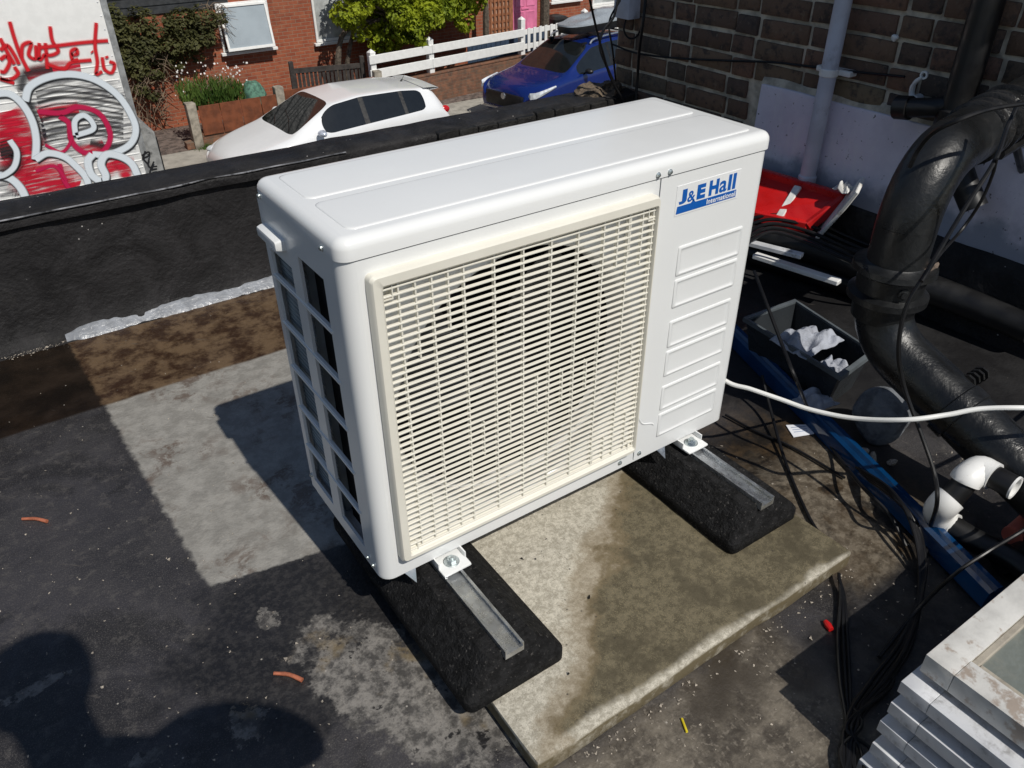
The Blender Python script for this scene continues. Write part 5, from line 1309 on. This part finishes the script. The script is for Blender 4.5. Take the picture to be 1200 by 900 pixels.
# rounded stone
q = onz(1030, 522, 0); bm = B(); bmesh.ops.create_icosphere(bm, subdivisions=4, radius=1)
for v in bm.verts: v.co = Vector((q.x + .03 + v.co.x * .068, q.y + .03 + v.co.y * .068, max(0, .072 + math.copysign(abs(v.co.z) ** .75, v.co.z) * .082)))
jitter(bm, .012, 14); thing_mesh('round_stone', bm, M['stone'], 'rounded grey stone standing beside the blue pole', 'stone')
# white and black waste pipe fittings
wf = empty('waste_pipe', onz(1105, 605, 0), 0, 'white waste pipe elbows with black stubs, one end open', 'pipe')
Wp = [onz(1185, 655, .04), onz(1140, 632, .045), onz(1108, 612, .05), onz(1100, 600, .08), onz(1107, 590, .12), onz(1122, 576, .15), onz(1134, 560, .18), onz(1148, 551, .19), onz(1160, 556, .19), onz(1173, 563, .19), onz(1190, 572, .19)]
def wpt(name, pts, r, mat, sm=5, **k):
    bm = B(); tube(bm, pts, r, 18, sm, **k)
    for v in bm.verts: v.co -= wf.location
    return obj(name, bm, M[mat], wf)
wpt('black_run', [onz(1230, 690, .03), Wp[0], Wp[1], Wp[2]], .027, 'black_plastic')
wpt('elbow', [Wp[2] + (Wp[1] - Wp[2]) * .3, Wp[2], Wp[3], Wp[4], Wp[5].lerp(Wp[4], .5)], .033, 'pvc')
wpt('black_stub', [Wp[4], Wp[5], Wp[6]], .026, 'black_plastic')
wpt('elbow', [Wp[5].lerp(Wp[6], .7), Wp[6], Wp[7], Wp[8], Wp[8].lerp(Wp[9], .4)], .033, 'pvc')
wpt('black_stub', [Wp[8], Wp[9], Wp[10]], .027, 'black_plastic', cap=False)
d = (Wp[10] - Wp[9]).normalized(); bm = B(); lathe(bm, [(.018, -.03), (.022, 0), (.0275, .001), (.0275, -.004)], 18, align(Wp[10], Wp[10] + d), True, False)
for v in bm.verts: v.co -= wf.location
obj('pipe_lip', bm, M['pvc'], wf)
a, b = onz(1186, 628, .05), onz(1212, 605, .05); bm = B(); tube(bm, [a, b], .022, 16, cap=False); lathe(bm, [(.016, .0), (.023, -.001), (.023, .006)], 16, align(a, b), True, False); thing_mesh('pipe_offcut', bm, gm('salmon_plastic', (.60, .16, .12), .5), 'salmon red pipe offcut with an open end behind the window stack', 'pipe')
a, b = onz(1172, 660, .03), onz(1215, 640, .03); bm = B(); tube(bm, [a, b], .026, 16); thing_mesh('pipe_offcut', bm, M['black_plastic'], 'short black pipe offcut under the salmon red one', 'pipe')
# fragments by the stone
for i, (px, py, s) in enumerate(((1021, 541, .016), (1012, 533, .012), (1045, 545, .011))):
    q = onz(px, py, 0); bm = B(); bmesh.ops.create_icosphere(bm, subdivisions=2, radius=s); jitter(bm, s * .7, 40, i)
    for v in bm.verts: v.co += Vector((q.x, q.y, s * .6))
    thing_mesh('rubble_piece', bm, M['grit'], ['pale lump of rubble beside the round stone', 'small brown lump of rubble nearest the blue pole', 'small pale chip of rubble right of the round stone'][i], 'rubble')
# card tag on the roof
q = [onz(921, 498, .004), onz(948, 497, .004), onz(954, 508, .004), onz(930, 512, .004)]
bm = B(); poly_prism(bm, q, (0, 0, -.002)); cdo = thing_mesh('paper_card', bm, M['card'], 'small white printed card lying on the roof by the blue pole', 'card', smooth=False)
for t in (.25, .45, .65):
    a, b = q[0].lerp(q[3], t), q[1].lerp(q[2], t); bm = B(); c2 = a.lerp(b, .15); c3 = a.lerp(b, .8); s = Vector((0, .0012, 0)); bm.faces.new([bm.verts.new(p + Vector((0, 0, .0008)) - cdo.location) for p in (c2 - s, c3 - s, c3 + s, c2 + s)]); obj('print_line', bm, gm('print', (.25, .33, .5), .6), cdo, smooth=False)

# --- cables
cable('white cable leaving the outdoor unit and crossing in front of the soil pipe', [Vector((.945, .12, .30)), onx(850, 446, .962), far(880, 456, 1.93), far(915, 468, 1.9), far(950, 480, 1.86), far(1000, 490, 1.8), far(1060, 492, 1.72), far(1110, 486, 1.7), far(1150, 479, 1.68), far(1210, 478, 1.65), far(1290, 480, 1.68), Vector((1.75, -.50, .20)), Vector((2.12, -.55, .30))], .0055, 'white_cable', 8, 10)
cable('thin twin black wire slanting past the plastic crate', [far(884, 318, 2.05), far(898, 355, 1.98), far(915, 400, 1.92), far(935, 450, 1.87), onz(950, 485, .03), onz(975, 525, .012), onz(1010, 570, .06), onz(1040, 600, .05), onz(1062, 640, .01)], .006)
cable('black wire running along the unit towards the slab corner', [onz(893, 440, .10), onz(903, 480, .04), onz(920, 540, .01), onz(945, 600, .008), onz(968, 638, .008)], .006)
cable('thin black wire lying between unit and blue pole', [onz(850, 486, .01), onz(885, 505, .008), onz(930, 525, .008), onz(990, 560, .008)], .005)
cable('black cable drooping from the soil pipe to the roof', [far(1195, 118, 1.66), far(1180, 150, 1.66), far(1166, 188, 1.64), far(1130, 245, 1.64), far(1088, 315, 1.66), far(1062, 360, 1.68), far(1053, 410, 1.72), far(1060, 455, 1.76), far(1080, 510, 1.76), far(1095, 555, 1.74), far(1098, 590, 1.72), onz(1088, 625, .02), onz(1084, 660, .015), onz(1076, 720, .015), onz(1050, 780, .015), onz(1010, 830, .015), onz(996, 880, .02), onz(985, 930, .02)], .0065)
cable('second black cable looping below the soil pipe bend', [far(1168, 186, 1.63), far(1163, 205, 1.66), far(1150, 235, 1.7), far(1128, 268, 1.74), far(1100, 300, 1.68), far(1080, 330, 1.64)], .005)
cable('black strap cable wound over the soil pipe bend', [far(1210, 120, 1.62), far(1160, 128, 1.6), far(1120, 142, 1.6), far(1093, 156, 1.66), far(1076, 176, 1.72), far(1066, 196, 1.75)], .007)
for i, off in enumerate((0, 5, 9, 14)):
    cable(['black cable looping from the blue pole down to the window stack', 'second strand of the cable loop by the window stack', 'third strand of the cable loop by the window stack', 'outermost strand of the cable loop by the window stack'][i],
          [onz(1000 + off, 545 + off, .02), onz(1045 + off * .6, 575 + off, .085), onz(1070 + off * .5, 620, .07 - i * .01), onz(1078 + off * .4, 680, .015), onz(1070 - off, 750, .012), onz(1040 - off * 1.5, 800, .012), onz(1005 - off, 850, .02), onz(1000 - off * .8, 930, .02)], .006)
for i, off in enumerate((0, 6, 11)):
    cable(['black cable trailing from the slab corner with a red tip', 'second black cable trailing from the slab corner', 'third black cable trailing from the slab corner'][i],
          [onz(983, 672 + 3 * i, .02), onz(985 + off * .4, 700, .012), onz(982 + off, 745, .008), onz(985 + off, 800, .008), onz(992 + off * .5, 850, .01), onz(988 + off * 1.3, 930, .012)], .0052)
for i in range(4):
    cable(['stray black wire end curling on the roof', 'stray black wire kinked against the window stack', 'loose black wire crossing the cable bundle', 'short black wire tail in the cable bundle'][i], [onz(1000 + 9 * i, 930, .03), onz(985 + 12 * i, 880, .02), onz(1010 - 6 * i, 850, .03), onz(1000 + 14 * i, 825 - 6 * i, .015), onz(1022 + 8 * i, 800 - 5 * i, .01)], .005)
cable('black cable draped from the window stack to the waste pipe', [onz(1030, 770, .01), onz(1075, 715, .02), onz(1120, 672, .12), onz(1160, 645, .16), onz(1215, 610, .2), Vector((1.42, -.62, .16)), Vector((1.60, -.66, .01))], .0055)
a = onz(967, 728, .006); b = onz(974, 738, .006); bm = B(); tube(bm, [a, a.lerp(b, .5), b], [.005, .0075, .006], 10); thing_mesh('wire_connector', bm, M['red'], 'tiny red wire connector on the dark roof', 'connector')

# --- stack of aluminium framed panels
SXc, SYc = .572, -.722
LX, LY = .95, .75                             # panels run to the right and towards the camera
def panel(z, x0, y1, label, glazed):
    t = empty('framed_panel', (x0, y1, z), 0, label, 'window panel', 'stack of framed panels')
    w = .047 if glazed else .05; h = .040 if glazed else .026; mt = M['frame_white'] if glazed else M['alu']
    for x, X, y, Y in ((0, LX, -w, 0), (0, LX, -LY, -LY + w), (0, w, -LY + w + .0005, -w - .0005), (LX - w, LX, -LY + w + .0005, -w - .0005)):
        bm = B(); box(bm, x, X, y, Y, 0, h, .0012, 2); obj('frame_bar', bm, mt, t)
    bm = B(); box(bm, w - .005, LX - w + .005, -LY + w - .005, -w + .005, h * .25, h - (.012 if glazed else .006)); obj('glass_pane' if glazed else 'infill', bm, gm('dirty_glass', (.15, .165, .15), .12, var=.15, scale=10, bump=.5, bscale=26, bd=.006, spec=.8, dirt=(.21, .22, .195), dscale=15) if glazed else M['alu'], t, smooth=False)
    if glazed:
        bm = B(); box(bm, .03, LX - .03, -LY + .03, -.03, -.0125, .001); obj('dark_gap_fill', bm, M['dark_wood'], t, smooth=False)  # dark block added so the gap below looks deeply shaded
        bm = B()
        for x, X, y, Y in ((w, LX - w, -w - .012, -w), (w, w + .012, -LY + w, -w - .012)): box(bm, x, X, y, Y, h - .014, h - .004, .002, 1)
        obj('glazing_bead', bm, M['post'], t)
    return t
labs = ['aluminium framed panel at the very bottom of the stack', 'aluminium framed panel second from the bottom of the stack', 'aluminium framed panel in the middle of the stack', 'aluminium framed panel second below the glazed top of the stack', 'bright aluminium framed panel directly under the glazed top of the stack']
for i, l in enumerate(labs):
    p = panel(.004 + .0505 * i, SXc - (.030, .022, .014, .010, .004)[i], SYc + (.004, -.002, .003, 0, 0)[i], l, False); 
    if i: bm = B(); box(bm, .03, LX - .03, -LY + .03, -.03, -.0255, .001); obj('dark_gap_fill', bm, M['dark_wood'], p, smooth=False)  # dark filler added for the shaded gap between panels
panel(.004 + .0505 * 5 - .0245 + .012, .600, -.730, 'weathered white framed window with dirty glass on top of the stack', True)

# --- small litter on the roof
def offcut(p0, p1, label):
    a, b = onz(*p0, .006), onz(*p1, .006); bm = B(); m_ = a.lerp(b, .5) + Vector((.004, .003, 0)); tube(bm, [a, m_, b], [.0036, .0042, .0046], 12, 3); thing_mesh('copper_offcut', bm, M['copper'], label, 'copper offcut', 'copper offcuts on the roof')
offcut((26, 608), (55, 611), 'bright copper pipe offcut alone on the open black roof'); offcut((321, 789), (354, 797), 'bright copper pipe offcut near the scraped grey patch')
a, b = onz(799, 842, .003), onz(805, 858, .003); bm = B(); tube(bm, [a, b], .0025, 8); thing_mesh('wire_offcut', bm, gm('yellow_plastic', (.65, .52, .02), .5), 'tiny yellow wire offcut in front of the slab', 'wire offcut')
bm = B(); rnd = random.Random(77)
def chip(p, s):
    vs = [Vector((rnd.uniform(-1, 1), rnd.uniform(-1, 1), rnd.uniform(-.2, .9))) * s for _ in range(6)]
    nv = [bm.verts.new(p + v) for v in vs]
    try: bmesh.ops.convex_hull(bm, input=nv)
    except Exception: pass
for _ in range(260):
    px, py = rnd.uniform(-20, 470), rnd.uniform(430, 900); p = onz(px, py, 0)
    if p.x > .02 and p.y < .4: continue
    chip(p, rnd.uniform(.0012, .0032) * (1.6 if rnd.random() < .06 else 1))
for _ in range(380):
    px, py = rnd.uniform(560, 1180), rnd.uniform(520, 900); p = onz(px, py, 0)
    if .06 < p.x < .95 and p.y > -.42: continue
    chip(p, rnd.uniform(.0012, .0036) * (1.7 if rnd.random() < .08 else 1))
for _ in range(110):                           # swept against the slab edge
    t = rnd.random(); p = Vector((.08 + .88 * t, -.42 - abs(rnd.gauss(0, .02)), 0)); chip(p, rnd.uniform(.0015, .0045))
for _ in range(160): chip(Vector((rnd.uniform(-.7, -.33), 1.70 - abs(rnd.gauss(0, .015)), .004)), rnd.uniform(.0015, .004))
tag(obj('loose_grit', bm, M['grit'], smooth=False), 'loose pale grit scattered over the flat roof', 'grit', kind='stuff')
bm = B()
for px, py, s in ((640, 632, .003), (612, 655, .004), (628, 655, .003), (545, 652, .004), (690, 700, .006), (665, 790, .004)):
    p = onz(px, py, .047); chip(p, s)
tag(obj('dark_crumbs', bm, M['rubber'], smooth=False), 'few dark crumbs on the pale slab', 'crumbs', kind='stuff')

# ================================================================ THE PHOTOGRAPHER, standing behind the camera (only the shadow reaches the view)
def skin_chain(verts, edges, radii, root, sub=2):
    me = bpy.data.meshes.new('figure'); me.from_pydata([Vector(v) for v in verts], edges, [])
    t = bpy.data.objects.new('figure', me); COL.objects.link(t)
    t.modifiers.new('skin', 'SKIN'); sl = me.skin_vertices[0].data
    for i, r in enumerate(radii): sl[i].radius = (r, r) if not isinstance(r, tuple) else r
    sl[root].use_root = True
    sb = t.modifiers.new('sub', 'SUBSURF'); sb.levels = sub; sb.render_levels = sub
    m2 = bpy.data.meshes.new_from_object(t.evaluated_get(bpy.context.evaluated_depsgraph_get())); bpy.data.objects.remove(t)
    return m2
PX, PY = -.49, -1.25
rt_ = Vector((.985, .17, 0)); fw = Vector((-.17, .985, 0))       # the person's right and forward
P0 = Vector((PX, PY, 0)); up_ = Vector((0, 0, 1))
def pp(r, f_, z): return P0 + rt_ * r + fw * f_ + up_ * z
vd = (ROT @ Vector((0, 0, -1))); ph = CAM - vd * .012               # phone sits just behind the lens
xr = ROT @ Vector((1, 0, 0)); yr = ROT @ Vector((0, 1, 0))
wr = ph + xr * .105 - yr * .055 - vd * .05; wl = ph - xr * .105 - yr * .055 - vd * .05
V = [pp(0, 0, .95), pp(0, .0, 1.15), pp(0, -.02, 1.38), pp(0, .10, 1.53), pp(0, .15, 1.60), pp(0, .19, 1.69), pp(0, .19, 1.77),
     pp(.21, .06, 1.46), pp(.36, .10, 1.22), wr, pp(-.19, .06, 1.45), pp(-.27, .05, 1.18), wl,
     pp(.10, -.01, .90), pp(.12, .02, .50), pp(.13, -.03, .09), pp(.14, .13, .035), pp(-.10, -.01, .90), pp(-.12, .02, .50), pp(-.13, -.03, .09), pp(-.14, .13, .035)]
E_ = [(0, 1), (1, 2), (2, 3), (3, 4), (4, 5), (5, 6), (2, 7), (7, 8), (8, 9), (2, 10), (10, 11), (11, 12), (0, 13), (13, 14), (14, 15), (15, 16), (0, 17), (17, 18), (18, 19), (19, 20)]
Rr = [.14, .135, .14, .075, .062, .088, .07, .075, .05, .03, .075, .05, .03, .09, .062, .045, .038, .09, .062, .045, .038]
me = skin_chain(V, E_, Rr, 0)
pe = empty('person', P0, 0, 'person in dark clothes standing and photographing the outdoor unit with a phone', 'person')
for v in me.vertices: v.co -= P0
me.materials.append(gm('dark_clothing', (.03, .035, .05), .9, var=.2)); me.materials.append(gm('skin', (.45, .28, .20), .55, var=.06))
for f_ in me.polygons:
    if f_.center.z > 1.55: f_.material_index = 1
link('body', me, None, pe, angle=80)
bm = B(); bmesh.ops.create_uvsphere(bm, u_segments=20, v_segments=14, radius=1); hc = pp(0, .165, 1.745) - P0
for v in bm.verts: v.co = hc + Vector((v.co.x * .098, v.co.y * .105, v.co.z * .088 + (.02 if v.co.z > 0 else 0)))
jitter(bm, .006, 30); obj('hair', bm, gm('dark_hair', (.02, .015, .012), .6), pe)
for sgn, w_ in ((1, wr), (-1, wl)):
    tgt = ph + xr * sgn * .07 - yr * .02 - vd * .012
    palm = w_.lerp(tgt, .55); pv = [w_, palm]; pe_ = [(0, 1)]; prad = [.026, .03]
    for k in range(4):
        b0 = palm + yr * (.03 - .018 * k) - vd * .004; m1 = b0 - xr * sgn * .018 + vd * .014; tip = m1 - xr * sgn * (.034 - .006 * abs(k - 1)) + vd * .002
        i0 = len(pv); pv += [b0, m1, tip]; pe_ += [(1, i0), (i0, i0 + 1), (i0 + 1, i0 + 2)]; prad += [.010, .009, .0075]
    i0 = len(pv); pv += [palm - yr * .02 - vd * .02, palm - xr * sgn * .035 - vd * .024]; pe_ += [(1, i0), (i0, i0 + 1)]; prad += [.011, .009]
    mh = skin_chain(pv, pe_, prad, 0, 1)
    for v in mh.vertices: v.co -= P0
    mh.materials.append(me.materials[1]); link('hand', mh, None, pe, angle=80)
phm = Matrix.Translation(ph) @ ROT.to_4x4()
bm = B(); box(bm, -.078, .078, -.055, .020, -.004, .004, .003, 2, phm); thing_mesh('phone', bm, M['black_plastic'], 'dark mobile phone held up by the photographer', 'phone')
